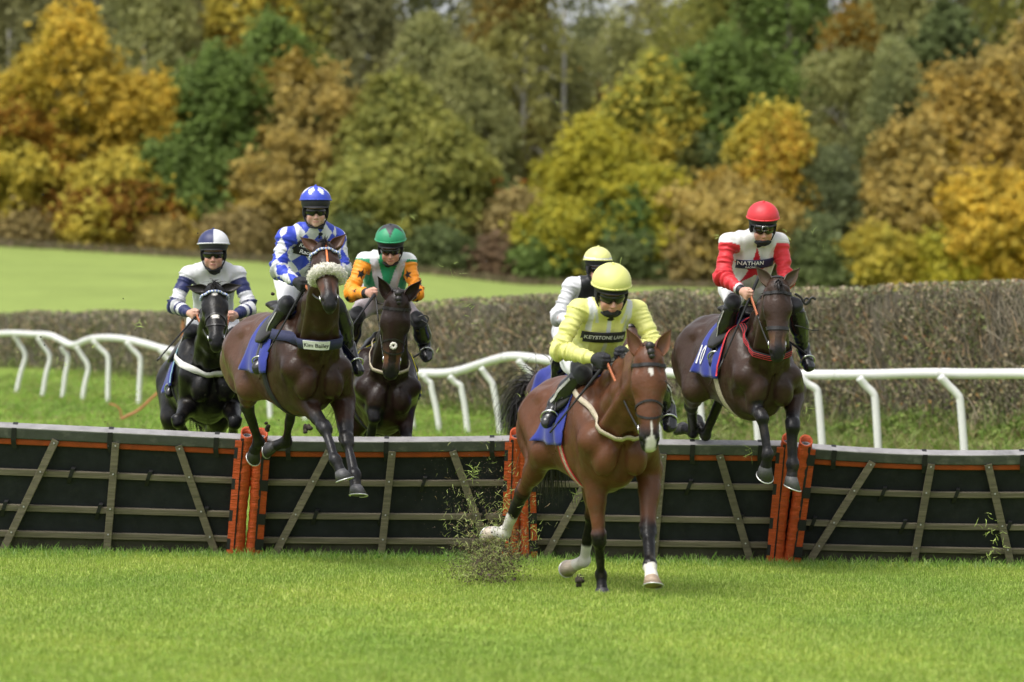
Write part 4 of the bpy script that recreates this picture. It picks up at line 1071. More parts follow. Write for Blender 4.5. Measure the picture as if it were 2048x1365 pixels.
    # folds: gathered at elbows and armpits, long creases down the body
    P = (V - J['pel']) @ RB
    ta = [];
    for a_, b_, c_ in arms:
        t0, d0 = seg_t(V, a_, b_); t1, d1 = seg_t(V, b_, c_)
        ta.append((t0, d0, t1, d1))
    dd = np.minimum.reduce([np.minimum(x[1], x[3]) for x in ta])
    onarm = ss(-dd, -.115, -.085) * (np.abs(P[:, 1]) > .10)
    side = (ta[1][1] + ta[1][3]) < (ta[0][1] + ta[0][3])
    tt = np.where(side, np.where(ta[1][3] < ta[1][1], 1 + ta[1][2], ta[1][0]), np.where(ta[0][3] < ta[0][1], 1 + ta[0][2], ta[0][0]))
    ph = vnoise(V, 9, 4) * 2.4
    fold_arm = FOLD(tt, side, V)
    fold_b = .014 * (1 - 2 * np.abs(vnoise(P * A([6, 11, 3.5]), 1, 7))) + .006 * (1 - 2 * np.abs(vnoise(P * A([10, 24, 9]), 1, 8))) - .005
    V = V + N * (fold_arm * onarm + fold_b * (1 - onarm))[:, None]
    # cut away the neck opening and the hem: keep the cloth, the cut ends sit inside body and breeches
    hgt = np.linalg.norm(J['nk'] - J['pel'])
    info = dict(u=P[:, 1], v=P[:, 2], f=P[:, 0], h=hgt, w=(V - bc) @ upw, ff=(V - bc) @ fp, arm=onarm, t=tt, left=side, V=V, P=P)
    al = V * 0
    # angle round the sleeve for arm patterns
    ang = np.zeros(len(V))
    for si, (a_, b_, c_) in enumerate(arms):
        for (p, q, lo) in ((a_, b_, 0), (b_, c_, 1)):
            ax_ = unit(q - p); e1 = unit(fr - (fr @ ax_) * ax_); e2 = np.cross(ax_, e1)
            rel = V - p; an_ = np.arctan2(rel @ e2, rel @ e1)
            mm = (side == bool(si)) & ((tt >= lo) & (tt < lo + 1)); ang[mm] = an_[mm]
    info['ang'] = ang
    col = st['jacket'](info)
    col = col * (1 + .03 * vnoise(V, 20, 3))[:, None]
    jacket = link('jacket', mesh('jacket', V, F, True, np.clip(col, 0, 1)), M_silk, root)
    # breeches
    bq = [E(J['pel'], (.145, .185, .15), RB, k=.06), E(J['pel'] - fr * .05, (.13, .18, .14), RB, k=.06)]
    for hi, kn, an in (('hr', 'kr', 'ar'), ('hl', 'kl', 'al')):
        bq += [C(J[hi], J[kn], .108, .058, k=.06), C(J[kn], J[kn] + unit(J[an] - J[kn]) * .10, .058, .052, k=.03)]
    V, F = skin(bq, .010); N = field_nrm(bq, V)
    V = V + N * (.006 * np.sin((V[:, 0] + V[:, 2]) * 40 + vnoise(V, 8, 3) * 4))[:, None]
    c = np.tile(A(st.get('breech', (.72, .72, .74))), (len(V), 1))
    for kn, hi, an in (('kr', 'hr', 'ar'), ('kl', 'hl', 'al')):
        tk, _ = seg_t(V, J[hi], J[kn]); dk = np.linalg.norm(V - J[kn], axis=1); t2, d2 = seg_t(V, J[kn], J[an])
        m = ((tk > st.get('knee', .86)) & (dk < .16)) | ((t2 > .02) & (d2 < .09))
        c[m] = (.012, .012, .016)
    link('breeches', mesh('breeches', V, F, True, c), M_breech, root)
    # boots
    stir = {}
    for y, kn, an, to in ((-1, 'kr', 'ar', 'tr'), (1, 'kl', 'al', 'tl')):
        sd = unit(J[an] - J[kn]); fd = unit(J[to] - J[an] + A([.04, 0, 0])); top = J[kn] + sd * .05
        dn = unit(sd - (sd @ fd) * fd); lt = np.cross(fd, dn)
        heel = J[an] + sd * .035 - fd * .02
        q = [C(top, J[kn] + sd * .20, .066, .068, k=.03), C(J[kn] + sd * .18, J[an], .067, .045, k=.03),
             C(heel, J[an] + fd * .08 + dn * .03, .036, .040, k=.03), E(J[to] + dn * .022 - fd * .01, (.062, .039, .027), np.stack([fd, lt, dn], 1), k=.03), C(J[an], J[to] + dn * .01, .042, .034, k=.04),
             E(heel + dn * .03, (.035, .032, .025), np.stack([fd, lt, dn], 1), k=.02)]
        V, F = skin(q, .0085); N = field_nrm(q, V)
        ts, ds = seg_t(V, J[kn], J[an])
        V = V + N * (.0045 * np.sin(ts * 44 + V[:, 1] * 60 + vnoise(V, 9, 2) * 2) * np.exp(-((ts - 1.02) / .22) ** 2) + .002 * vnoise(V, 22, 1))[:, None]
        b = link('boot', mesh('boot', V, F), M_boot, root)
        mb = MB(); Rs = np.stack([fd, lt, dn], 1)
        pipe_glint = A([J[kn] + sd * (.06 + .28 * q_) for q_ in np.linspace(0, 1, 8)]); od = unit(A([.35, y * 1.0, 0.])); od = unit(od - (od @ sd) * sd)
        pp_ = surf(q, pipe_glint, np.tile(od, (8, 1)), .12, 30)
        link('piping_glint', mesh('piping_glint', *ribbon(pp_ + od * .004, np.tile(od, (8, 1)), st.get('pipe_glint', .010), .003), smooth=False), M_pipe_glint, b)  # pale piping that doubles as a painted gloss highlight down the boot
        pts = []
        for k in range(20):
            a = 2 * math.pi * k / 20
            pts.append((math.cos(a) * .115 + .035, math.sin(a) * (.040 if math.cos(a) > -.2 else .033), 0))
        pts = A(pts); base = J[an] + dn * .062
        Vv = np.vstack([base + pts @ Rs.T, base + (pts + A([0, 0, .014])) @ Rs.T])
        mb.add(Vv, [(k, (k + 1) % 20, 20 + (k + 1) % 20, 20 + k) for k in range(20)] + [tuple(range(20))[::-1], tuple(range(20, 40))])
        mb.obj('sole', M_sole, b)
        # stirrup iron round the ball of the foot (part of the horse's tack)
        bc_ = .25 * J[an] + .75 * J[to] + dn * .01
        a = np.linspace(-.25 * math.pi, 1.25 * math.pi, 18)
        loop = bc_ + np.cos(a)[:, None] * lt * .056 - np.sin(a)[:, None] * dn * .066
        v1, f1 = tube(loop, .0065, 6)
        mb = MB(); mb.add(v1, f1); mb.bar(loop[0] + dn * .004, loop[-1] + dn * .004, fd * .016, dn * .004)
        mb.obj('stirrup', M_steel if st.get('steel', 1) else M_black, Tk['root'], True)
        tp = A([.13, .235 * y, 1.44]); low = bc_ - dn * .072
        sgp = catmull([tp, .5 * (tp + low) + A([0, .02 * y, 0]), low], 6)
        link('stirrup_leather', mesh('stirrup_leather', *ribbon(sgp, np.tile(A([0, y, 0.]), (len(sgp), 1)), .02, .004)), M_leather, Tk['root'])
    # helmet, cap, peak, goggles, straps
    hc = T((-.008, 0, .035)); rx, ry, rz = .122 * s, .110 * s, .106 * s
    def tm(ph): return rad(104 + 22 * (.5 - .5 * math.cos(ph)))
    v, f, lc = dome(hc, RH, (rx, ry, rz), tm); helmet = link('helmet', mesh('helmet', v, f), M_shell, root)
    # ear and chin harness
    mb = MB()
    for y in (-1, 1):
        a0 = T((.035, .092 * y, -.01)); a1 = T((.012, .088 * y, -.075)); a2 = T((.030, .062 * y, -.13)); b0 = T((-.035, .092 * y, -.01)); 
        mb.add(*ribbon(catmull([a0, a1, a2], 6), np.tile(RH[:, 1] * y, (13, 1)), .022 * s, .006)); mb.add(*ribbon(catmull([b0, .5 * (b0 + a1) + 0, a1], 6), np.tile(RH[:, 1] * y, (13, 1)), .024 * s, .006))
        v, f = ball(T((-.004, .083 * y, -.040)), A([.042, .018, .050]) * s, 12, 8, RH); mb.add(v, f)
    a = np.linspace(-1.35, 1.35, 15)
    pts = [T((.035 + .030 * math.cos(x), .060 * math.sin(x), -.128 - .030 * math.cos(x))) for x in a]
    mb.tube(pts, .008 * s, 6); mb.obj('chin_harness', M_mask, helmet, True)
    # silk cap
    k = 1.07
    cm = st.get('cap_max', 86)
    def tc(ph): return rad(cm + 10 * (.5 - .5 * math.cos(ph)))
    def bulge(l, th, ph):
        w_ = 1 + .012 * math.sin(ph * 6) * math.sin(th) * max(0, math.cos(th * 1.05)); return l * w_
    v, f, lc = dome(T((-.010, 0, .038)), RH, (rx * k, ry * k * 1.02, rz * 1.09), tc, 26, 60, bulge)
    cc = st['cap'](lc / s)
    cap = link('silk_cap', mesh('silk_cap', v, f, True, cc), M_cap, root)
    rim = v[-60:]; rim = np.vstack([rim, rim[:1]])
    m2 = MB(); m2.tube(rim, .0062 * s, 6); rr = m2.data('cap_rim', True)
    rimc = st.get('rim', None)
    a_ = rr.color_attributes.new('Col', 'FLOAT_COLOR', 'POINT'); n_ = len(rr.vertices)
    cr = np.ones((n_, 4), np.float32); cr[:, :3] = rimc if rimc is not None else np.repeat(np.vstack([cc[-60:], cc[-60:-59]]), 6, 0)[:n_]; a_.data.foreach_set('color', cr.ravel())
    link('cap_rim', rr, M_cap, cap)
    v, f = ball(T((-.010, 0, .038)) + RH[:, 2] * rz * 1.09, .011 * s, 8, 6)
    link('button', mesh('button', v, f, True, np.tile(cc[0], (len(v), 1))), M_cap, cap)
    # peak
    pk = []; n = 20; pl = st.get('peak', .030)
    for lay in (0, 1):
        for i in range(5):
            for j in range(n + 1):
                a = (j / n - .5) * 2.3; e_ = i / 4; o_ = pl * e_ * math.cos((j / n - .5) * math.pi) ** .6 if abs(j / n - .5) < .499 else 0
                x = (.112 * math.cos(a) + o_ ); y = .106 * math.sin(a)
                pk.append(T((x, y, -.002 + .012 * math.cos(a * 1.2) - .30 * o_ - lay * .004)))
    ff = []
    for i in range(4):
        for j in range(n):
            q = (i * (n + 1) + j, i * (n + 1) + j + 1, (i + 1) * (n + 1) + j + 1, (i + 1) * (n + 1) + j); ff += [q, tuple(z + 5 * (n + 1) for z in q[::-1])]
    for j in range(n):
        q = 4 * (n + 1) + j; ff.append((q, q + 1, q + 1 + 5 * (n + 1), q + 5 * (n + 1)))
    link('peak', mesh('peak', pk, ff), M_shell, helmet)
    # wrap-round goggles
    gq = []; n = 24
    for lay in (0, 1):
        for i in range(7):
            for j in range(n + 1):
                a = (j / n - .5) * 2.5; z = -.014 - .054 * i / 6
                nose_cut = .020 * math.exp(-(a / .20) ** 2) * (i / 6)
                z += nose_cut; lr = .004 * math.cos(3 * a)
                bow = .008 * math.sin(math.pi * (i / 6) ** .7)
                gq.append(T(((.092 + bow - lay * .006) * math.cos(a * .86) + .006 + lr, (.078 + bow * .5 - lay * .005) * math.sin(a), z + .006 * abs(a) ** 2 * (i / 6))))
    ff = []
    for i in range(6):
        for j in range(n):
            q = (i * (n + 1) + j, i * (n + 1) + j + 1, (i + 1) * (n + 1) + j + 1, (i + 1) * (n + 1) + j); ff += [q, tuple(z + 7 * (n + 1) for z in q[::-1])]
    for j in range(n):
        for i in (0, 6):
            q = i * (n + 1) + j; ff.append((q, q + 1, q + 1 + 7 * (n + 1), q + 7 * (n + 1)))
    gg = link('goggles', mesh('goggles', gq, ff), M_lens, root)
    a = np.linspace(1.1, 2 * math.pi - 1.1, 24)
    sp_ = A([T((.096 * math.cos(x) + .0, .0865 * math.sin(x), -.03)) for x in a]); sn = A([RH @ unit([math.cos(x), math.sin(x), 0]) for x in a])
    link('goggle_strap', mesh('goggle_strap', *ribbon(sp_, sn, .018 * s, .004)), M_mask, gg)
    if st.get('spare'):      # a second pair pushed up on the peak
        a = np.linspace(-.75, .75, 12); P_ = A([T((.110 * math.cos(x) + .010, .095 * math.sin(x), -.008)) for x in a]); Nn = A([RH @ unit([math.cos(x), math.sin(x), -.1]) for x in a])
        s2 = link('spare_goggles', mesh('spare_goggles', *ribbon(P_, Nn, .040 * s, .010)), M_lens, root)
        o4 = T((.130, 0, -.008)); fr_ = [o4 + RH[:, 1] * a_ * s + RH[:, 2] * b_ * s for a_, b_ in ((-.018, .018), (-.024, -.018), (.024, -.018), (.018, .018), (-.018, .018))]
        link('frame_edge', mesh('frame_edge', *tube(fr_, .0022, 4)), M_steel, s2)
    # neck warmer
    nq = [C(J['nk'] + sp * .00, T((-.012, 0, -.115)), .074, .064 * s, k=.03)]
    if st.get('mask', 0): nq += [E(T((.028, 0, -.134 + .006 * (st['mask'] > 1))), A([.066, .054, .030 + .006 * (st['mask'] > 1)]) * s, RH, k=.03), E(T((.0, 0, -.11)), A([.062, .066, .036]) * s, RH, k=.03)]
    else: nq += [E(T((-.008, 0, -.128)), A([.060, .062, .030]) * s, RH, k=.03)]
    v, f = skin(nq, .009); nn = field_nrm(nq, v)
    v = v + nn * (.003 * np.sin(v[:, 2] * 150 + vnoise(v, 12, 3) * 3))[:, None]
    link('neck_warmer', mesh('neck_warmer', v, f), M_mask, root)
    # sponsor patch laid on the chest
    def on_chest(U, Vv, off):
        O = bc + upw[None] * Vv[:, None] + u[None] * U[:, None] - fp * .10
        P = surf(tq, O, np.tile(fp, (len(O), 1)), .45, 90)
        return P + fp * off
    def patch(u0, u1, v0, v1, m_, txts, off=.022, rot=0):
        nu, nv = 16, 6; uu, vv = np.meshgrid(np.linspace(u0, u1, nu), np.linspace(v0, v1, nv), indexing='ij')
        cu, cv = (u0 + u1) / 2, (v0 + v1) / 2; cr_, sr_ = math.cos(rot), math.sin(rot)
        ro = lambda a, b: (cu + (a - cu) * cr_ - (b - cv) * sr_, cv + (a - cu) * sr_ + (b - cv) * cr_)
        a, b = ro(uu.ravel(), vv.ravel()); P = on_chest(a, b, off)
        F = [(i * nv + j, (i + 1) * nv + j, (i + 1) * nv + j + 1, i * nv + j + 1) for i in range(nu - 1) for j in range(nv - 1)]
        pt = link('sponsor_patch', mesh('sponsor_patch', P, F), m_, jacket)
        sl_ = pt.modifiers.new('thick', 'SOLIDIFY'); sl_.thickness = .003
        for (tx, tu, tv, sz, tilt) in txts:  # lettering
            V_, F_ = text_mesh(tx, sz); a, b = ro(tu + V_[:, 0], tv + V_[:, 1] + tilt * V_[:, 0]); P = on_chest(a, b, off + .005)
            link('lettering', mesh('lettering', P, F_, False), M_white, jacket)
    if st.get('patch'): 
        for p in st['patch']: patch(*p)
    return dict(root=root, grips=grips, J=J, T=T, RH=RH, jacket=jacket, on_chest=on_chest)

def make_reins(Tk, Rd, rubber=M_rubber):
    for y, b in ((-1, 'bitR'), (1, 'bitL')):
        g, hd, inw, up = Rd['grips'][y]
        b0 = Tk[b] + A([0, .006 * y, 0]); m1 = g + (b0 - g) * .38 + A([0, 0, -.012]); g0 = g - hd * .01 + up * .03
        nrm = np.tile(A([0, y, 0.2]), (9, 1))
        P1 = catmull([g0, g, m1], 4); P2 = catmull([m1, .5 * (m1 + b0) + A([0, 0, -.01]), b0], 4)
        r = link('rein', mesh('rein', *ribbon(P1, nrm, .022, .006)), rubber, Tk['root'])
        link('rein_leather', mesh('rein_leather', *ribbon(P2, nrm, .014, .004)), M_leather, r)
    gL, gR = Rd['grips'][1][0], Rd['grips'][-1][0]
    lp = catmull([gR + A([-.02, 0, -.03]), .5 * (gL + gR) + A([-.10, -.05, -.06]), gL + A([-.02, 0, -.03])], 8)
    link('rein_loop', mesh('rein_loop', *ribbon(lp, np.tile(A([0, 0, 1.]), (len(lp), 1)), .016, .004)), M_leather, Tk['root'])

def make_whip(Rd, R, t, y, a, b, label):
    """a, b: end points in the rider's frame"""
    P = [t + R @ A(p, float) for p in (a, b)]
    o = P[0]; root = empty('whip', o); tag(root, label, 'whip')
    ps = np.linspace(0, 1, 8)[:, None]; pt = (P[1] - P[0])[None] * ps
    link('shaft', mesh('shaft', *tube(pt[:7], A([.012, .011, .009, .008, .007, .007, .007]), 8)), M_black, root)
    link('flap', mesh('flap', *tube(A([pt[6], .5 * (pt[6] + pt[7]), pt[7]]), A([.008, .013, .012]), 8, flat=.5)), M_leather, root)

W_ = A([.64, .64, .67]); Bk = A([.014, .014, .017]); Yl = A([.70, .69, .23]); Bl = A([.035, .065, .50]); Nv = A([.022, .028, .105])
Gn = A([.02, .27, .12]); Or = A([.85, .30, .02]); Rd_ = A([.60, .028, .038])
def pick(m, a, b): return np.where(np.asarray(m)[:, None], a, b)
def star(x, y, r, rot=0, inner=.42):
    th = np.arctan2(y, x) - rot; rr = np.hypot(x, y); k = np.abs(((th / (2 * math.pi / 5)) % 1) - .5) * 2
    # k 0 at valley, 1 at point
    a = math.pi / 5; pr = r; iv = r * inner
    phi = (1 - k) * a
    den = pr * np.sin(phi) + iv * np.sin(a - phi)
    return rr < (pr * iv * math.sin(a)) / np.maximum(den, 1e-6)
def j_yellow(I):
    c = np.tile(Yl, (len(I['u']), 1)); u, v, h = I['u'], I['v'], I['h']
    body = I['arm'] < .6
    m = body & (np.abs(u) < .013) & (I['ff'] > 0); c[m] = W_; v = I['w']
    vv = .17 - I['w']
    m = (np.abs(np.abs(u) - (.125 + .05 * np.clip(.12 - vv, -.1, .12) * 0 + .10 * np.clip(.10 - vv, 0, .1))) < .017) & (I['ff'] > -.03) & (v > .0); c[m & (np.abs(u) < .2)] = W_
    m = (np.abs(np.abs(u) - .085 - .3 * (v - .07)) < .010) & (v > .06) & (I['ff'] > 0); c[m] = W_
    return c
def j_blue(I):
    u, v = I['u'], I['v']; a, b = u / .105, I['w'] / .15
    body = ((np.floor(a + b) + np.floor(a - b)) % 2) == 0
    A_ = I['ang'] / (2 * math.pi) * 3; B_ = I['t'] * 1.55 + .3
    arm = ((np.floor(A_ + B_) + np.floor(A_ - B_)) % 2) == 0
    return pick(np.where(I['arm'] > .5, arm, body), W_, Bl)
def j_red(I):
    u, v, h = I['u'], I['v'], I['h']
    c = pick((I['arm'] > .45) & (np.abs(u) > .135) & (I['t'] > .09 + .0 * u), Rd_, A([.62, .61, .60]))
    m = star(u + .008, I['w'] + .055, .165, math.pi / 2, .36) & (I['ff'] > 0) & (I['arm'] < .35); c[m] = A([.50, .01, .03])
    m = (I['arm'] > .5) & (I['t'] > 1.84) & (I['t'] < 1.92); c[m] = W_
    m = (I['arm'] > .5) & (I['t'] > 1.93); c[m] = Bk
    return c
def j_navy(I):
    t = I['t']; arm = (I['arm'] > .45) & (np.abs(I['u']) > .13)
    hoop = ((t > .16) & (t < .56)) | ((t > .84) & (t < 1.10)) | ((t > 1.26) & (t < 1.42)) | ((t > 1.58))
    c = np.tile(A([.60, .60, .66]), (len(t), 1)); c[arm & hoop] = Nv; c[arm & ~hoop] = W_
    c[(I['v'] > I['h'] - .10) & ~arm] = W_
    return c
def j_green(I):
    u, v, h, f = I['u'], I['v'], I['h'], I['f']; arm = (I['arm'] > .4) & (np.abs(u) > .14); t = I['t']
    f = I['ff']; c = np.tile(Gn, (len(u), 1)); vv = .17 - I['w']
    c[(np.abs(np.abs(u) - (.12 - .30 * np.clip(vv - .05, 0, .3))) < .035) & (f > 0)] = A([.50, .50, .54])
    c[(np.abs(u) < .11) & (vv > .27)] = A([.50, .50, .54]); c[(vv < .04) & (np.abs(u) > .07)] = A([.7, .72, .7])
    c[arm & (t > .10)] = Or
    sa = I['ang']
    for (tc, ac) in ((.45, .2), (1.05, -.3), (1.5, .3), (1.25, 1.6), (.8, -1.5), (.45, 2.2), (1.5, -1.6)):
        d = (sa - ac + math.pi) % (2 * math.pi) - math.pi
        m = arm & (t > .12) & star(d * .065, -(t - tc) * .27, .048, math.pi / 2, .42); c[m] = Bk
    c[arm & (t > 1.9)] = Bk
    return c
def j_black(I):
    arm = (I['arm'] > .4) & (np.abs(I['u']) > .13); return pick(arm, W_, Bk)
def cap_plain(col): return lambda L: np.tile(A(col, float), (len(L), 1))
def cap_blue(L):
    th = np.arctan2(L[:, 1], L[:, 0]); z = np.arccos(np.clip(L[:, 2] / .118, -1, 1))
    a = (th / (2 * math.pi) * 7) % 1 - .5; b = (z - .72) / .55
    return pick(np.abs(a) * 2.3 + np.abs(b) * 1.15 < 1 - .15, W_, Bl)
def cap_navy(L): return pick((L[:, 1] > 0) ^ (L[:, 0] < 0), W_, Nv)
def cap_green(L):
    x, y = L[:, 0], L[:, 1]; th = np.arctan2(y, x); z = np.arccos(np.clip(L[:, 2] / .118, -1, 1))
    r = z / 1.15
    return pick(star(r * np.cos(th), r * np.sin(th), 1.0, 0, .45), A([.03, .03, .035]), Gn)
def cap_band(L): return pick((L[:, 2] < .030) & (L[:, 2] > .014), W_, A([.70, .69, .25]))
# ------------------------------------------------------------------ flight of hurdles
M_board = mat('black_rubber_board', (.012, .014, .017), rough=.7, spec=.3, var=.35, vscale=9, bump=.25, bscale=20, dirt=((.05, .05, .048), .25, 7), obj_var=.15)
M_top = mat('grey_top_board', (.060, .063, .062), rough=.5, var=.2, vscale=12, bump=.3, bscale=30, dirt=((.25, .24, .22), .5, 5))
M_worn_skylit = mat('worn_skylit_grey', (.27, .26, .26), rough=.5, var=.2, vscale=9, bump=.3, dirt=((.08, .08, .08), .6, 6))
M_batten = mat('weathered_batten', (.150, .128, .088), rough=.8, var=.35, vscale=10, bump=.5, bscale=25, stretch=(.3, 4, 4), dirt=((.06, .07, .03), .6, 6), obj_var=.12)
M_base = mat('muddy_base_board', (.050, .044, .034), rough=.9, var=.4, vscale=8, bump=.5, bscale=25)
M_opad = mat('orange_padding', (.42, .060, .009), rough=.62, var=.22, vscale=10, bump=.9, bscale=14, stretch=(1, 1, 5), dirt=((.16, .045, .02), .5, 7))
M_ostrip = mat('orange_foam_strip', (.38, .062, .011), rough=.7, var=.22, vscale=12, bump=.4, dirt=((.12, .05, .02), .6, 7))
M_webb = mat('black_strap', (.010, .010, .011), rough=.7, bump=.2)
M_foam = mat('grey_foam_core', (.16, .16, .165), rough=.8, var=.3)
M_bolt = mat('bolt_head', (.42, .42, .40), rough=.4, metal=.8)
def FX(px, d): return (px - 1024) / 7000 * d
HD0, HD1 = 28.55, 28.15           # foot and top of the leaning panels
sections = [((-52, 504), (-66, 487), (848, 861.5, 875), (1096, 1107), ((115, 5), (235, 215), (360, 436)), (30, 222, 434), ((150, 0), (305, 0), (20, 1), (210, 1), (422, 1)), 'leftmost hurdle panel, in front of the black horse, with orange padded end'),
            ((510, 1039), (493, 1040), (877.5, 880, 877), (1108, 1112), ((660, 546), (786, 762), (906, 985)), (578, 773, 984), ((850, 0), (640, 1), (770, 1), (968, 1)), 'hurdle panel under the two jumping horses on the left, between two orange post pairs'),
            ((1041, 1592), (1042, 1561), (880, 885, 887.5), (1111, 1119), ((1205, 1086), (1327, 1306), (1440, 1502)), (1115, 1385, 1521), ((1240, 0), (1385, 0), (1497, 1)), 'hurdle panel partly hidden by the leading horse'),
            ((1593, 2122), (1562, 2106), (891, 906, 903), (1120, 1131), ((1746, 1612), (1863, 1824), (1976, 2022)), (1668, 1849, 2044), ((1775, 0), (1920, 0), (1645, 1), (1822, 1), (2028, 1)), 'rightmost hurdle panel, clear of every horse, bending away to the edge')]
def hpt(S, s_, v):
    (tl, tr), (bl, br), ty, by = S[0], S[1], S[2], S[3]
    d = HD0 + (HD1 - HD0) * v
    x0 = FX(bl + (br - bl) * s_, HD0); x1 = FX(tl + (tr - tl) * s_, HD1)
    yt = ty[0] * (1 - s_) * (1 - 2 * s_) + 4 * ty[1] * s_ * (1 - s_) + ty[2] * s_ * (2 * s_ - 1)
    yb = by[0] + (by[1] - by[0]) * s_
    z0 = EYE - (yb - 737) / 7000 * HD0 - .03; z1 = EYE - (yt - 737) / 7000 * HD1
    return A([x0 + (x1 - x0) * v, d, z0 + (z1 - z0) * v])
LN = A([0, .925, .38])          # across the leaning panel, away from the camera
def board(S, v0, v1, y0, y1, s0=0, s1=1, n=6):
    """a plank between heights v0..v1, from y0 (towards the camera, negative) to y1 behind the panel line"""
    V = []; 
    for i in range(n + 1):
        s_ = s0 + (s1 - s0) * i / n
        for v in (v0, v1):
            p = hpt(S, s_, v)
            for yy in (y0, y1): V.append(p + LN * yy)
    F = []
    for i in range(n):
        a, b = i * 4, (i + 1) * 4
        for q in ((0, 1), (1, 3), (3, 2), (2, 0)): F.append((a + q[0], b + q[0], b + q[1], a + q[1]))
    F += [(0, 2, 3, 1), (n * 4, n * 4 + 1, n * 4 + 3, n * 4 + 2)]
    return V, F
hrail = (.652, .372, .165)
for si, S in enumerate(sections):
    base = hpt(S, .5, 0); root = empty('hurdle_panel', (base[0], base[1], base[2]))
    tag(root, S[7], 'hurdle', 'hurdle panels making up the flight'); off = A(base)
    def put(nm, VF, m, bevel=.004, par=root, smooth=False):
        V, F = VF; o = link(nm, mesh(nm, A(V) - off, F, smooth), m, par)
        if bevel:
            b = o.modifiers.new('bevel', 'BEVEL'); b.width = bevel; b.segments = 2; b.limit_method = 'ANGLE'
        return o
    tb = put('top_board', board(S, .915, 1.0, -.050, .050, n=12), M_top, .012)
    put('worn_skylit_top', board(S, .994, 1.006, -.052, .053, n=12), M_worn_skylit, .006)  # worn top face, with its sky-lit brightness painted in as pale grey
    put('orange_strip', board(S, .862, .910, -.030, .02, n=12), M_ostrip, .012)
    for v0, v1 in ((.690, .822), (.690 - .02, .70), ):
        pass
    put('black_board', board(S, .645, .864, -.004, .02), M_board)
    put('black_board', board(S, .375, .640, -.007, .018), M_board)
    put('black_board', board(S, .165, .370, -.010, .016), M_board)
    put('base_board', board(S, -.02, .160, -.006, .02), M_base)
    for v in hrail:
        put('batten', board(S, v - .026, v + .022, -.040, -.013), M_batten)
    for (xt, xb) in S[4]:
        st_ = (xt - S[0][0]) / (S[0][1] - S[0][0]); sb = (xb - S[1][0]) / (S[1][1] - S[1][0])
        a = hpt(S, sb, -.01); b = hpt(S, st_, .905); wv = unit(np.cross(unit(b - a), A([0, 1, 0]))) * .030
        mb = MB(); mb.bar(a + A([0, -.056, 0]), b + A([0, -.056, 0]), wv, A([0, .012, 0])); V, F = mb.V[0], mb.F
        br_ = put('brace', (V, F), M_batten, .003)
        for v in (.88,) + hrail:
            t_ = (v + .01) / .915; p = a + (b - a) * t_ + A([0, -.070, 0]); n = 8
            c_ = [p + A([.007 * math.cos(2 * math.pi * k / n), dy, .007 * math.sin(2 * math.pi * k / n)]) for dy in (.006, -.004) for k in range(n)]
            put('bolt', (c_, [(k, (k + 1) % n, n + (k + 1) % n, n + k) for k in range(n)] + [tuple(range(n, 2 * n))]), M_bolt, 0, br_)
    for xs_ in S[5]:
        s_ = (xs_ - S[0][0]) / (S[0][1] - S[0][0])
        w_ = .009
        V = []
        for ds_ in (-w_, w_):
            for (v, y) in ((.84, -.036), (.91, -.055), (1.003, -.055), (1.006, .056), (.90, .056)):
                V.append(hpt(S, s_ + ds_ + .004 * (v < .87), v) + LN * y)
        o = put('strap', (V, [(k, k + 1, 6 + k, 5 + k) for k in range(4)]), M_webb, 0)
        so_ = o.modifiers.new('thick', 'SOLIDIFY'); so_.thickness = .004; so_.offset = 0
    for (xs_, lv) in S[6]:
        s_ = (xs_ - S[0][0]) / (S[0][1] - S[0][0]); v = hrail[lv]
        V = []
        for ds_ in (-.007, .007):
            for (dv, y) in ((.045, -.015), (.03, -.046), (-.03, -.046), (-.085, -.015)):
                V.append(hpt(S, s_ + ds_ + dv * .12, v + dv) + A([0, y, 0]))
        o = put('strap', (V, [(k, k + 1, 5 + k, 4 + k) for k in range(3)]), M_webb, 0)
        so_ = o.modifiers.new('thick', 'SOLIDIFY'); so_.thickness = .004; so_.offset = 0
    # padded orange end posts
    ends = []
    if si > 0: ends.append((0, [None, (522, 505), (1046, 1054), (1610, 1575)][si]))
    if si < 3: ends.append((1, [(495, 476), (1032, 1024), (1575, 1550)][si]))
    for side, (xt, xb) in ends:
        Sx = S
        top = A([FX(xt + 1, HD1 - .05), HD1 - .10, hpt(S, side, 1.045)[2]]); bot = A([FX(xb, HD0), HD0 - .10, hpt(S, side, -.03)[2]])
        ax_ = unit(top - bot); n = 20; L = np.linalg.norm(top - bot); rng_ = np.random.default_rng(si * 2 + side)
        V = []; m = 40
        e1 = A([1., 0, 0]) - ax_[0] * ax_; e1 = unit(e1); e2 = np.cross(ax_, e1)
        for i in range(m + 1):
            for k in range(n):
                a = 2 * math.pi * k / n
                r = .057 + .004 * math.sin(i * 1.9 + 2.2 * math.sin(a + si)) * (.4 + .6 * rng_.random()) + .002 * math.sin(i * .31 + si)
                V.append(bot + ax_ * (L * i / m + (.026 * math.sin(a) if i == m else 0)) + e1 * r * math.cos(a) * (.94 + .06 * math.cos(i * .2)) + e2 * r * math.sin(a))
        F = [(i * n + k, i * n + (k + 1) % n, (i + 1) * n + (k + 1) % n, (i + 1) * n + k) for i in range(m) for k in range(n)]
        for k in range(n):           # rolled lip and hollow
            a = 2 * math.pi * k / n; V.append(top - ax_ * (.004 - .024 * math.sin(a)) + (e1 * math.cos(a) + e2 * math.sin(a)) * .042)
        for k in range(n):
            a = 2 * math.pi * k / n; V.append(top - ax_ * .05 + (e1 * math.cos(a) + e2 * math.sin(a)) * .040)
        b0 = m * n
        for q in (0, 1): F += [(b0 + q * n + k, b0 + q * n + (k + 1) % n, b0 + (q + 1) * n + (k + 1) % n, b0 + (q + 1) * n + k) for k in range(n)]
        pd = put('padded_post', (V, F), M_opad, 0, smooth=True)
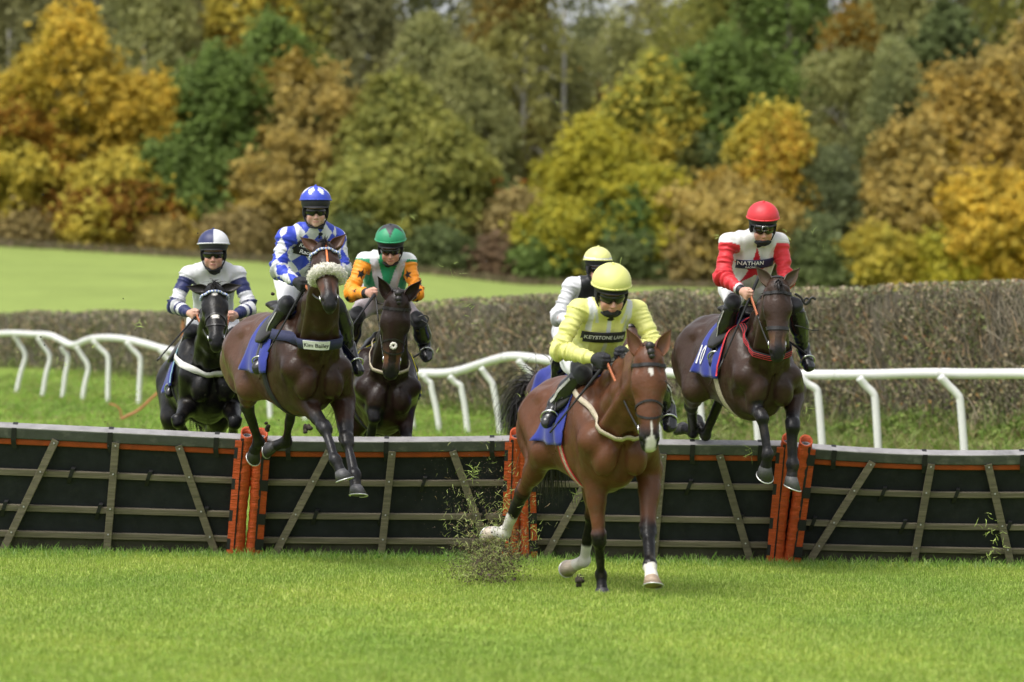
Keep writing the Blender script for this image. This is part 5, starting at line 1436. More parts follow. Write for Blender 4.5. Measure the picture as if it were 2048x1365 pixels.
        cv = [top - ax_ * .030 + (e1 * math.cos(2 * math.pi * k / n) + e2 * math.sin(2 * math.pi * k / n)) * r for r in (.041, .026) for k in range(n)] + [top - ax_ * .06 + (e1 * math.cos(2 * math.pi * k / n) + e2 * math.sin(2 * math.pi * k / n)) * .026 for k in range(n)]
        put('foam_core', (cv, [(q * n + k, q * n + (k + 1) % n, (q + 1) * n + (k + 1) % n, (q + 1) * n + k) for q in (0, 1) for k in range(n)] + [tuple(range(2 * n, 3 * n))]), M_foam, 0, pd)
        # flap down the outer side with black patches, dark seam
        sx = -1 if side == 1 else 1
        fl = [bot + ax_ * (L * t_) + e1 * sx * o_ + A([0, yy, 0]) for t_ in np.linspace(0, .93, 14) for (o_, yy) in ((.030, -.055), (.086, -.030))]
        o = put('flap', (fl, [(2 * i, 2 * i + 1, 2 * i + 3, 2 * i + 2) for i in range(13)]), M_opad, 0, pd)
        so_ = o.modifiers.new('thick', 'SOLIDIFY'); so_.thickness = .008
        sm_ = [bot + ax_ * (L * t_) + e1 * sx * o_ + A([0, yy, 0]) for t_ in np.linspace(0, .95, 14) for (o_, yy) in ((.020, -.058), (.032 + .012 * t_, -.054))]
        put('seam', (sm_, [(2 * i, 2 * i + 1, 2 * i + 3, 2 * i + 2) for i in range(13)]), M_webb, 0, pd)
        for t_ in (.10, .30, .55, .80):
            t_ += .03 * (rng_.random() - .5)
            q = [bot + ax_ * (L * tt) + e1 * sx * o_ + A([0, yy - .007, 0]) for tt in (t_, t_ + .085) for (o_, yy) in ((.026, -.057), (.090, -.032))]
            put('black_patch', (q, [(0, 1, 3, 2)]), M_webb, 0, pd)

# ------------------------------------------------------------------ white running rail
M_rail = mat('white_plastic_rail', (.66, .66, .64), rough=.35, var=.03, vscale=3, dirt=((.45, .47, .40), .25, 6), spec=.5)
def W2(px, py, d): return A([(px - 1024) / 7000 * d, d, EYE - (py - 737) / 7000 * d])
rail_top = [(-260, 690), (-120, 678), (-40, 672), (0, 668), (28, 667), (62, 669), (98, 671), (120, 680), (138, 689), (152, 690), (170, 682), (190, 677), (220, 676), (252, 679), (290, 688), (330, 699), (370, 706), (440, 712), (540, 722), (620, 735), (700, 748), (780, 754), (845, 747), (880, 747), (915, 743), (960, 729), (1000, 717), (1030, 713), (1070, 717), (1110, 723), (1180, 732), (1260, 740), (1350, 747), (1420, 752), (1500, 752), (1600, 750), (1680, 750), (1760, 749), (1850, 747), (1950, 748), (2050, 748), (2150, 750), (2300, 752)]
posts = [((29, 675), (51, 709), (31, 788)), ((75, 679), (100, 712), (84, 788)), ((123, 698), (136, 715), (124, 795)), ((152, 697), (177, 732), (163, 804)), ((185, 685), (217, 715), (215.5, 808)), ((252, 688), (281.5, 717.5), (277, 811)),
         ((320, 704), (343, 728), (341, 822)), ((395, 714), (422, 742), (424, 826)), ((460, 720), (487, 752), (492, 832)), ((510, 724), (537, 756), (541, 838)), ((575, 732), (604, 762), (611, 842)), ((648, 744), (678, 770), (688, 848)), ((722, 754), (752, 776), (764, 853)), ((788, 758), (815, 778), (828, 858)),
         ((846, 754), (863.5, 772), (881, 862)), ((899, 757), (924, 777), (937, 862)), ((962, 740), (987.5, 772), (1002, 870)), ((1036, 725), (1061, 748), (1081, 876)), ((1112, 732), (1140, 760), (1158, 884)), ((1190, 742), (1220, 768), (1236, 892)), ((1280, 750), (1308, 776), (1322, 902)), ((1372, 758), (1398, 782), (1410, 912)), ((1478, 762), (1508, 786), (1520, 924)),
         ((1598, 758), (1636, 783), (1648, 935)), ((1718, 760), (1750, 792), (1759, 940)), ((1880, 757), (1920, 795), (1932, 946)), ((2060, 758), (2100, 796), (2112, 952))]
rp = [W2(x, y, railD((x - 1024) / 7000)) for x, y in rail_top]; rp = catmull(rp, 5)
rr = empty('running_rail', (rp[len(rp) // 2][0], rp[len(rp) // 2][1], 0.5)); tag(rr, 'white plastic running rail with bent posts winding in front of the hedge', 'rail')
ro = A(rr.location)
V, F = tube(rp - ro, .056, 14); link('top_rail', mesh('top_rail', V, F), M_rail, rr)
for tp, kn, bt in posts:
    d = float(railD((bt[0] - 1024) / 7000))
    P = [W2(tp[0], tp[1] - 4, d - .02), W2(tp[0] + .45 * (kn[0] - tp[0]), tp[1] + .40 * (kn[1] - tp[1]), d), W2(kn[0] - .12 * (kn[0] - tp[0]), kn[1] - 5, d), W2(kn[0] + .04 * (bt[0] - kn[0]), kn[1] + 10, d), W2(.5 * (kn[0] + bt[0]), .5 * (kn[1] + bt[1]), d), W2(bt[0], bt[1], d)]
    P[-1][2] = min(P[-1][2], gz(P[-1][0], P[-1][1])) - .06
    P = catmull(A(P) - ro, 5); V, F = tube(P, .040 if d > 40 else .043, 12)
    link('post', mesh('post', V, F), M_rail, rr)
# joints of the rail tube
for q in range(0, len(rp) - 1, 12):
    dv = unit(rp[q + 1] - rp[q]); V, F = tube(A([rp[q] - dv * .05, rp[q] + dv * .05]) - ro, .0585, 14); link('rail_joint', mesh('rail_joint', V, F), M_rail, rr)

# ------------------------------------------------------------------ clipped hedge
rg = np.random.default_rng(21)
hb = np.linspace(-.30, .30, 330)
def hedge_h(b): return tab(b, [(-.23, .95), (-.147, 1.10), (-.121, 1.18), (-.075, 1.22), (-.027, 1.50), (-.02, 1.56), (.014, 1.62), (.082, 1.68), (.15, 1.70), (.30, 1.7)])
def hedge_pt(b, depth, v, off=0):
    """depth 0 front .. 1 back, v 0 foot .. 1 top"""
    d = hedgeD(b) + .9 * depth; x = b * d
    z = ground_z(b * hedgeD(b), hedgeD(b)) + hedge_h(b) * v
    return np.stack([x, d + 0 * v, z], -1)
hroot = empty('hedge', (2.0, 44.0, .8)); tag(hroot, 'long clipped brown and green hedge behind the white rail', 'hedge'); hof = A(hroot.location)
V = []; prof = [(0.12, -.05), (0.08, .4), (.10, .90), (.25, .955), (.75, .955), (.92, .9), (.95, -.05)]
for b in hb:
    for dp, v in prof: V.append(hedge_pt(A(b), A(dp), A(v)))
V = A(V); V += .05 * np.stack([vnoise(V, 4, 1), vnoise(V, 4, 2), vnoise(V, 4, 3)], 1)
F = [(i * 7 + k, i * 7 + k + 1, (i + 1) * 7 + k + 1, (i + 1) * 7 + k) for i in range(len(hb) - 1) for k in range(6)]
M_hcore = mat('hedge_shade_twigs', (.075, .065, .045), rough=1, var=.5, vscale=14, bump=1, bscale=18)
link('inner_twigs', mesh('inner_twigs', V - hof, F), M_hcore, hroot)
# stems and twigs
def hb_sample(n):
    # denser (per metre of hedge seen) towards the near end
    b = rg.uniform(-.20, .23, n * 3); wgt = (36.0 / hedgeD(b)) ** 1.2; return b[rg.random(n * 3) < wgt * .8][:n]
b = hb_sample(13000); n = len(b); v0 = rg.random(n) ** .8 * .85
P0 = hedge_pt(b, rg.uniform(-.03, .10, n), v0); D0 = np.stack([rg.normal(0, .28, n), rg.normal(-.10, .18, n), rg.uniform(.25, 1.0, n)], 1)
V, F = strands(P0, D0, .40, .011, 31, .12, -.05, 4, .10)
V[:, 2] = np.minimum(V[:, 2], np.repeat(ground_z(b * hedgeD(b), hedgeD(b)) + hedge_h(b) * (1.015 + .035 * vnoise(P0, 1.2, 3) + .05 * rg.random(n) ** 4), 10))
cs = A([(.33, .28, .21), (.22, .19, .135), (.46, .40, .30), (.54, .38, .23), (.15, .17, .08)])[rg.choice(5, n, p=[.33, .22, .20, .12, .13])] * rg.uniform(.6, 1.2, (n, 1))
M_leafy = mat('hedge_leaf', (0, 0, 0), rough=.75, attr=True, spec=.25, trans=.25)
tw = link('twigs', mesh('twigs', V - hof, F, False, np.repeat(cs, 10, 0)), M_leafy, hroot); tag(tw, kind='stuff')
def leaf_quads(P, size, rgen, flat=.0, elong=1.6, down=0.0):
    n = len(P); a = rgen.normal(0, 1, (n, 3)); a[:, 2] += -down; a /= np.linalg.norm(a, axis=1)[:, None]
    b_ = rgen.normal(0, 1, (n, 3)); b_ -= (a * b_).sum(1)[:, None] * a; b_ /= np.linalg.norm(b_, axis=1)[:, None]
    s_ = (size * rgen.uniform(.6, 1.3, n))[:, None]
    V = np.stack([P - a * s_ * elong * .5, P + b_ * s_ * .5, P + a * s_ * elong * .5, P - b_ * s_ * .5], 1)
    return V.reshape(-1, 3), np.arange(4 * n).reshape(-1, 4)
b = hb_sample(52000); n = len(b); v = rg.random(n) ** .9 * 1.0
top = rg.random(n) < .22
dp = np.where(top, rg.uniform(0, .9, n), rg.uniform(-.06, .08, n)); v = np.where(top, rg.uniform(.95, 1.015, n), v)
P = hedge_pt(b, dp, v); P[:, 2] += .035 * vnoise(P, 1.1, 4) * v
keep = (vnoise(P, 2.6, 9) + .6 * vnoise(P, 7, 10) > -.45); P, v, b = P[keep], v[keep], b[keep]; n = len(P)
V, F = leaf_quads(P, .034 * (hedgeD(b) / 42) ** .8, rg, elong=1.7)
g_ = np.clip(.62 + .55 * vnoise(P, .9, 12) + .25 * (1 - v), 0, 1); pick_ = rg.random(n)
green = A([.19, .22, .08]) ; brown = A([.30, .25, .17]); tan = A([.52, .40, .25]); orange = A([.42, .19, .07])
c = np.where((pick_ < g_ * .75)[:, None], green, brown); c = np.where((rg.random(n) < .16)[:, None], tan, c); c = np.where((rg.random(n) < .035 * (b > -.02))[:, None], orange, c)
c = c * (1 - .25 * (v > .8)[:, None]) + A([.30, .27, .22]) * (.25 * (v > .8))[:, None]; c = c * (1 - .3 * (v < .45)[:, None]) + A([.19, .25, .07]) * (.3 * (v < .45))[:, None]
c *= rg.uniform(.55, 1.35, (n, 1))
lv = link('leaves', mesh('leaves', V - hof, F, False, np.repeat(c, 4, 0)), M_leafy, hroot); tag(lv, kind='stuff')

# ------------------------------------------------------------------ grass
M_blade = mat('grass_blade', (0, 0, 0), rough=.55, attr=True, spec=.3, trans=.35, obj_var=.22)
def patchy(m, sc_=.55, lo=.80, hi=1.20):
    n = m.node_tree; N = n.nodes; L = n.links; b = N['Principled BSDF']; src = b.inputs['Base Color'].links[0].from_socket
    ge = N.new('ShaderNodeNewGeometry'); mp = N.new('ShaderNodeMapping'); mp.inputs['Scale'].default_value = (1.0, .55, 0)
    no = N.new('ShaderNodeTexNoise'); no.inputs['Scale'].default_value = sc_; no.inputs['Detail'].default_value = 5; no.inputs['Roughness'].default_value = .65
    mr = N.new('ShaderNodeMapRange'); mr.inputs[1].default_value = .33; mr.inputs[2].default_value = .67; mr.inputs[3].default_value = lo; mr.inputs[4].default_value = hi
    rg_ = N.new('ShaderNodeMix'); rg_.data_type = 'RGBA'; rg_.blend_type = 'MULTIPLY'; rg_.inputs['Factor'].default_value = 1
    cc = N.new('ShaderNodeCombineColor')
    m2 = N.new('ShaderNodeMath'); m2.operation = 'POWER'; m2.inputs[1].default_value = 1.7
    L.new(ge.outputs['Position'], mp.inputs[0]); L.new(mp.outputs[0], no.inputs['Vector']); L.new(no.outputs[0], mr.inputs[0]); L.new(mr.outputs[0], m2.inputs[0])
    L.new(m2.outputs[0], cc.inputs[0]); L.new(mr.outputs[0], cc.inputs[1]); L.new(mr.outputs[0], cc.inputs[2])
    L.new(src, rg_.inputs['A']); L.new(cc.outputs[0], rg_.inputs['B'])
    for k in list(b.inputs['Base Color'].links): L.remove(k)
    L.new(rg_.outputs['Result'], b.inputs['Base Color'])
    for nd in N:
        if nd.type == 'BSDF_TRANSLUCENT': L.new(rg_.outputs['Result'], nd.inputs[0])
patchy(M_blade, .55, .86, 1.14)
def clump(n, h, spread, wdt, seed, cols, lean=.35):
    r = np.random.default_rng(seed)
    P = np.stack([r.normal(0, spread, n), r.normal(0, spread, n), np.full(n, -.004)], 1)
    D = np.stack([r.normal(0, lean, n), r.normal(0, lean, n), np.ones(n)], 1)
    V, F = strands(P, D, h, wdt, seed, .12, .7, 3, .08)
    c = A(cols)[r.integers(0, len(cols), n)] * r.uniform(.75, 1.2, (n, 1))
    c = np.repeat(c, 8, 0); base = np.tile(A([1, 1, 1, 1, 1, 1, 1, 1.]), n)[:, None]
    return V, F, c * base
def scatter(name, VFC, area, dens, smin, smax, seed, kind='stuff', mat_=None, mask=None):
    """one object: its own tuft, scattered by geometry nodes over a copy of the ground patch"""
    V, F, c = VFC
    o = link(name, mesh(name, V, F, False, c), mat_ or M_blade); tag(o, kind=kind)
    ng = bpy.data.node_groups.new(name, 'GeometryNodeTree'); N = ng.nodes; L = ng.links
    ng.interface.new_socket('Geometry', in_out='INPUT', socket_type='NodeSocketGeometry'); ng.interface.new_socket('Geometry', in_out='OUTPUT', socket_type='NodeSocketGeometry')
    gi = N.new('NodeGroupInput'); go = N.new('NodeGroupOutput')
    oi = N.new('GeometryNodeObjectInfo'); oi.inputs['Object'].default_value = ground; oi.transform_space = 'RELATIVE'
    # keep only faces inside the area, by distance along y and bearing
    pos = N.new('GeometryNodeInputPosition'); sep = N.new('ShaderNodeSeparateXYZ'); L.new(pos.outputs[0], sep.inputs[0])
    def m(op, a, b):
        n_ = N.new('ShaderNodeMath'); n_.operation = op
        for i_, v_ in enumerate((a, b)):
            if isinstance(v_, (int, float)): n_.inputs[i_].default_value = v_
            else: L.new(v_, n_.inputs[i_])
        return n_.outputs[0]
    y0, y1, b0, b1 = area
    bear = m('DIVIDE', sep.outputs[0], m('MAXIMUM', sep.outputs[1], 1.0))
    ok = m('MULTIPLY', m('MULTIPLY', m('GREATER_THAN', sep.outputs[1], y0), m('LESS_THAN', sep.outputs[1], y1)), m('MULTIPLY', m('GREATER_THAN', bear, b0), m('LESS_THAN', bear, b1)))
    dn = m('MULTIPLY', ok, dens)
    if mask is not None:
        no = N.new('ShaderNodeTexNoise'); no.inputs['Scale'].default_value = mask[0]; dn = m('MULTIPLY', dn, m('GREATER_THAN', no.outputs[0], mask[1]))
    di = N.new('GeometryNodeDistributePointsOnFaces'); di.inputs['Seed'].default_value = seed
    L.new(oi.outputs['Geometry'], di.inputs['Mesh']); L.new(dn, di.inputs['Density'])
    ip = N.new('GeometryNodeInstanceOnPoints'); L.new(di.outputs['Points'], ip.inputs['Points']); L.new(gi.outputs[0], ip.inputs['Instance'])
    rv = N.new('FunctionNodeRandomValue'); rv.data_type = 'FLOAT_VECTOR'; rv.inputs[0].default_value = (-.12, -.12, 0); rv.inputs[1].default_value = (.12, .12, 6.283)
    L.new(rv.outputs[0], ip.inputs['Rotation'])
    rs = N.new('FunctionNodeRandomValue'); rs.inputs[2].default_value = smin; rs.inputs[3].default_value = smax; L.new(rs.outputs[1], ip.inputs['Scale'])
    L.new(ip.outputs[0], go.inputs[0])
    md = o.modifiers.new('scatter', 'NODES'); md.node_group = ng
    return o
G1 = [(.27, .39, .055), (.33, .44, .070), (.22, .34, .042), (.40, .47, .12)]
scatter('turf_grass', clump(17, .034, .045, .0042, 1, G1), (13, 28.4, -.19, .19), 300, .6, 1.25, 1)
scatter('turf_grass', clump(14, .050, .05, .0055, 2, G1), (28.6, 37, -.19, .19), 130, .6, 1.3, 2)
scatter('tall_grass', clump(12, .078, .035, .0050, 3, [(.12, .25, .03), (.18, .33, .045), (.27, .37, .12)], .30), (27.85, 28.62, -.19, .19), 120, .5, 1.25, 3)
scatter('rough_grass', clump(12, .20, .10, .013, 4, [(.17, .25, .045), (.22, .26, .07), (.28, .24, .12), (.12, .20, .035)], .5), (36.5, 46, .03, .19), 34, .5, 1.5, 4, mask=(1.5, .44))
scatter('rough_grass', clump(12, .12, .10, .012, 5, [(.17, .32, .035), (.22, .36, .05), (.26, .28, .09)], .5), (37, 66, -.19, .03), 18, .5, 1.4, 5)
# weeds and dead stems at the foot of the hedge
b = hb_sample(2600); n = len(b); P0 = hedge_pt(b, rg.uniform(-1.2, -.02, n), rg.uniform(-.02, .0, n))
P0[:, 2] = ground_z(P0[:, 0], P0[:, 1]) - .01
V, F = strands(P0, np.tile(A([0, 0, 1.]), (n, 1)), .42, .011, 33, .12, .5, 5, .3)
cs = A([(.16, .22, .05), (.28, .23, .12), (.11, .17, .04), (.38, .31, .20)])[rg.choice(4, n, p=[.42, .22, .28, .08])] * rg.uniform(.6, 1.2, (n, 1))
wd = link('hedge_foot_weeds', mesh('hedge_foot_weeds', V, F, False, np.repeat(cs, 12, 0)), M_leafy); tag(wd, kind='stuff')
# bramble and fern leaves low on the bank, right-hand end
n = 9000; b = rg.uniform(-.02, .19, n); P = hedge_pt(b, rg.uniform(-1.5, .0, n), np.zeros(n)); hN = np.clip(vnoise(P, .9, 14) * .7 + .35, .02, 1)
P[:, 2] = ground_z(P[:, 0], P[:, 1]) + rg.random(n) * .42 * hN
V, F = leaf_quads(P, .045, rg, elong=1.9)
c = A([(.14, .21, .04), (.20, .27, .06), (.26, .22, .10)])[rg.choice(3, n, p=[.5, .35, .15])] * rg.uniform(.6, 1.3, (n, 1))
br_ = link('bank_brambles', mesh('bank_brambles', V, F, False, np.repeat(c, 4, 0)), M_leafy); tag(br_, kind='stuff')

# ------------------------------------------------------------------ orange tape trailing from the far rail
tp = [W2(*q, 48.0) for q in ((366, 640), (364, 690), (352, 735), (326, 775), (300, 800), (278, 820), (255, 832), (243, 838))]
tr_ = empty('orange_tape', tuple(tp[-1])); tag(tr_, 'orange tape trailing down to the turf behind the black horse', 'tape'); of_ = A(tr_.location)
tcv = catmull(A(tp), 6) - of_
link('tape', mesh('tape', *ribbon(tcv, np.tile(A([.2, -1, .1]), (len(tcv), 1)), .036, .003)), mat('orange_tape', (.40, .15, .06), rough=.6, var=.2), tr_)
tcv = catmull(A([W2(*q, 48.0) for q in ((243, 838), (241, 822), (232, 812), (218, 808))]), 6) - of_
link('tape_tail', mesh('tape_tail', *ribbon(tcv, np.tile(A([.2, -1, .1]), (len(tcv), 1)), .022, .003)), bpy.data.materials['orange_tape'], tr_)
# ------------------------------------------------------------------ autumn wood on the rise
M_foliage = mat('autumn_foliage', (0, 0, 0), rough=.7, attr=True, spec=.2, trans=.52, obj_var=.08)
M_bark = mat('dark_bark', (.060, .050, .040), rough=.9, var=.35, vscale=3, bump=.8, bscale=9)
M_birch = mat('birch_bark', (.48, .46, .42), rough=.8, var=.25, vscale=4, dirt=((.05, .045, .04), .8, 3), stretch=(1, 1, .35))
def leaf_facing(P, Nn, size, r, jit=.75, elong=1.4):
    n = len(P); k = Nn + r.normal(0, jit, (n, 3)); k /= np.linalg.norm(k, axis=1)[:, None]
    a = r.normal(0, 1, (n, 3)); a -= (a * k).sum(1)[:, None] * k; a /= np.linalg.norm(a, axis=1)[:, None]; b = np.cross(k, a)
    s_ = (size * r.uniform(.6, 1.35, n))[:, None]
    V = np.stack([P - a * s_ * elong * .5, P + b * s_ * .5, P + a * s_ * elong * .5, P - b * s_ * .5], 1)
    return V.reshape(-1, 3), np.arange(4 * n).reshape(-1, 4)
def crown_round(seed, h, w, n=15000, leaf=.17, low=.10):
    """a leafy dome: sprays at many sizes push its surface in and out, the top is ragged"""
    r = np.random.default_rng(seed); m = int(n * 1.7)
    a = r.uniform(0, 2 * math.pi, m); a = np.where(np.sin(a) > .35, -a, a)      # fewer leaves on the far side
    zz = low + (1 - low) * r.random(m) ** .85
    D = np.stack([np.cos(a), np.sin(a), zz * 2.4], 1)
    big = vnoise(D, 1.5, seed); mid = vnoise(D * A([1, 1, 1.3]), 4.2, seed + 5); fine = vnoise(D * A([1, 1, 1.5]), 10, seed + 9)
    prof = np.clip(1 - zz ** r.uniform(2.0, 3.6), 0, 1) ** .55 * (.80 + .20 * np.clip(zz / .3, 0, 1))
    R0 = w * .5 * prof * (1 + .30 * big + .26 * mid + .13 * fine) * (1 - np.abs(r.normal(0, .085, m)))
    P = np.stack([np.cos(a) * R0, np.sin(a) * R0, zz * h * (1 + .12 * mid * zz + .05 * fine)], 1)
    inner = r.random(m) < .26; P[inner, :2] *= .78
    keep = (mid * .9 + fine * 1.0 + r.normal(0, .16, m) > -.16) | inner
    P, a, zz, mid, fine, inner = P[keep][:n], a[keep][:n], zz[keep][:n], mid[keep][:n], fine[keep][:n], inner[keep][:n]; n = len(P)
    P += r.normal(0, 1, (n, 3)) * np.where(r.random(n) < .22, .32, .10)[:, None]
    Nn = np.stack([np.cos(a) * .7, np.sin(a) * .7, .45 + zz * .7], 1)
    V, F = leaf_facing(P, Nn, leaf, r)
    tone = np.clip(.46 + .34 * fine + .28 * mid - .35 * inner + r.normal(0, .22, n), 0, 1)  # shading of sprays and darker inner leaves is put into the leaf colour
    return V, F, tone, r.random(n)
def crown_birch(seed, h, w, n=15000, leaf=.10, ncl=170, low=.12):
    r = np.random.default_rng(seed); P = []; T = []
    for i in range(ncl):
        zz = r.uniform(low + .12, 1.0); prof = (math.sin(math.pi * min(1, zz * .80 + .16))) ** .8
        a = r.uniform(0, 2 * math.pi); rr = w * .5 * prof * r.uniform(.25, 1.0)
        top = A([math.cos(a) * rr, math.sin(a) * rr, zz * h]); m = n // ncl; L = r.uniform(.09, .20) * h
        t = r.random(m); sw = w * .030 * (1 + 1.2 * np.sin(t * math.pi))
        q = top + np.stack([r.normal(0, 1, m) * sw + math.cos(a) * t * .4, r.normal(0, 1, m) * sw + math.sin(a) * t * .4, -t * L + r.normal(0, .06, m)], 1)
        P.append(q); T.append(np.full(m, r.random()) * .55 + r.random(m) * .45)
    P = np.concatenate(P); P = P[P[:, 2] > 0]; T = np.concatenate(T)[:len(P)]
    V, F = leaf_quads(P, leaf * 1.2, r, elong=2.0, down=.9)
    return V, F, T, r.random(len(P))
def limbs(seed, h, w, r0, birch=False):
    r = np.random.default_rng(seed + 50); mb = MB()
    lean = r.normal(0, .02 * h, 2); P = [A([0, 0, -.4]), A([lean[0] * .2, lean[1] * .2, h * .25]), A([lean[0] * .6, lean[1] * .6, h * .6]), A([lean[0], lean[1], h * .95])]
    mb.tube(catmull(P, 4), np.linspace(r0, r0 * .12, 13), 8)
    for i in range(11):
        z = h * r.uniform(.22, .8); a = r.uniform(0, 2 * math.pi); L = w * .42 * (1 - .5 * z / h); st_ = A([lean[0] * z / h, lean[1] * z / h, z])
        e_ = st_ + A([math.cos(a) * L, math.sin(a) * L, L * (.55 if not birch else .35)]); m_ = .5 * (st_ + e_) + A([0, 0, -.03 * h if not birch else .06 * h])
        mb.tube(catmull([st_, m_, e_], 4), np.linspace(r0 * .38 * (1 - z / h) + .02, .012, 9), 6)
    return mb
crown_cache = {}
def tree(px, top, wid, d, kind, seed, c1, c2, label, c3=None, z_low=.10, cat='tree', n=None, group='trees along the wood edge'):
    b = (px - 1024) / 7000; x = b * d; z0 = gz(x, d) - .1
    h = EYE + (737 - top) / 7000 * d - z0; w = wid / 7000 * d
    key = (kind, seed)
    if kind == 'birch': V, F, T, q = crown_birch(seed, h, w, n or 15000, leaf=.135 if d < 172 else .17, low=z_low)
    elif kind == 'bare': V, F, T, q = crown_birch(seed, h, w, n or 4500, leaf=.15, low=z_low)
    else: V, F, T, q = crown_round(seed, h, w, n or 15000, low=z_low, leaf=.215 if d < 172 else .26)
    root = empty({'birch': 'birch_tree', 'bare': 'birch_tree', 'shrub': 'shrub'}.get(kind, 'broadleaf_tree'), (x, d, z0))
    tag(root, label, cat, group)
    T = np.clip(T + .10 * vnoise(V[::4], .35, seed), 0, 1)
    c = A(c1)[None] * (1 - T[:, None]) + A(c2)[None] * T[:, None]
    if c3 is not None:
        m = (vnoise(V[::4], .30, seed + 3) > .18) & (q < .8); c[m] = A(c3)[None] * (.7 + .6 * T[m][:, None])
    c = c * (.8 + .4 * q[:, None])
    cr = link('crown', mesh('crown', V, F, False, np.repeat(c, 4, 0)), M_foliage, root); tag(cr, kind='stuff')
    if kind != 'shrub':
        mb = limbs(seed, h, w, max(.09, .016 * h), kind in ('birch', 'bare'))
        mb.obj('trunk', M_birch if kind in ('birch', 'bare') else M_bark, root, True)
    return root
GOLD = ((.34, .26, .04), (.74, .53, .075)); YEL = ((.33, .30, .05), (.70, .56, .09)); ORB = ((.26, .21, .07), (.56, .42, .12)); OLV = ((.18, .21, .055), (.44, .42, .10))
GRN = ((.095, .145, .035), (.21, .29, .07)); DGR = ((.09, .12, .045), (.18, .22, .075)); BIR = ((.23, .25, .10), (.46, .45, .17)); BRN = ((.22, .175, .07), (.40, .31, .12)); YGR = ((.23, .24, .03), (.56, .49, .055)); GBR = ((.22, .225, .105), (.41, .39, .17))
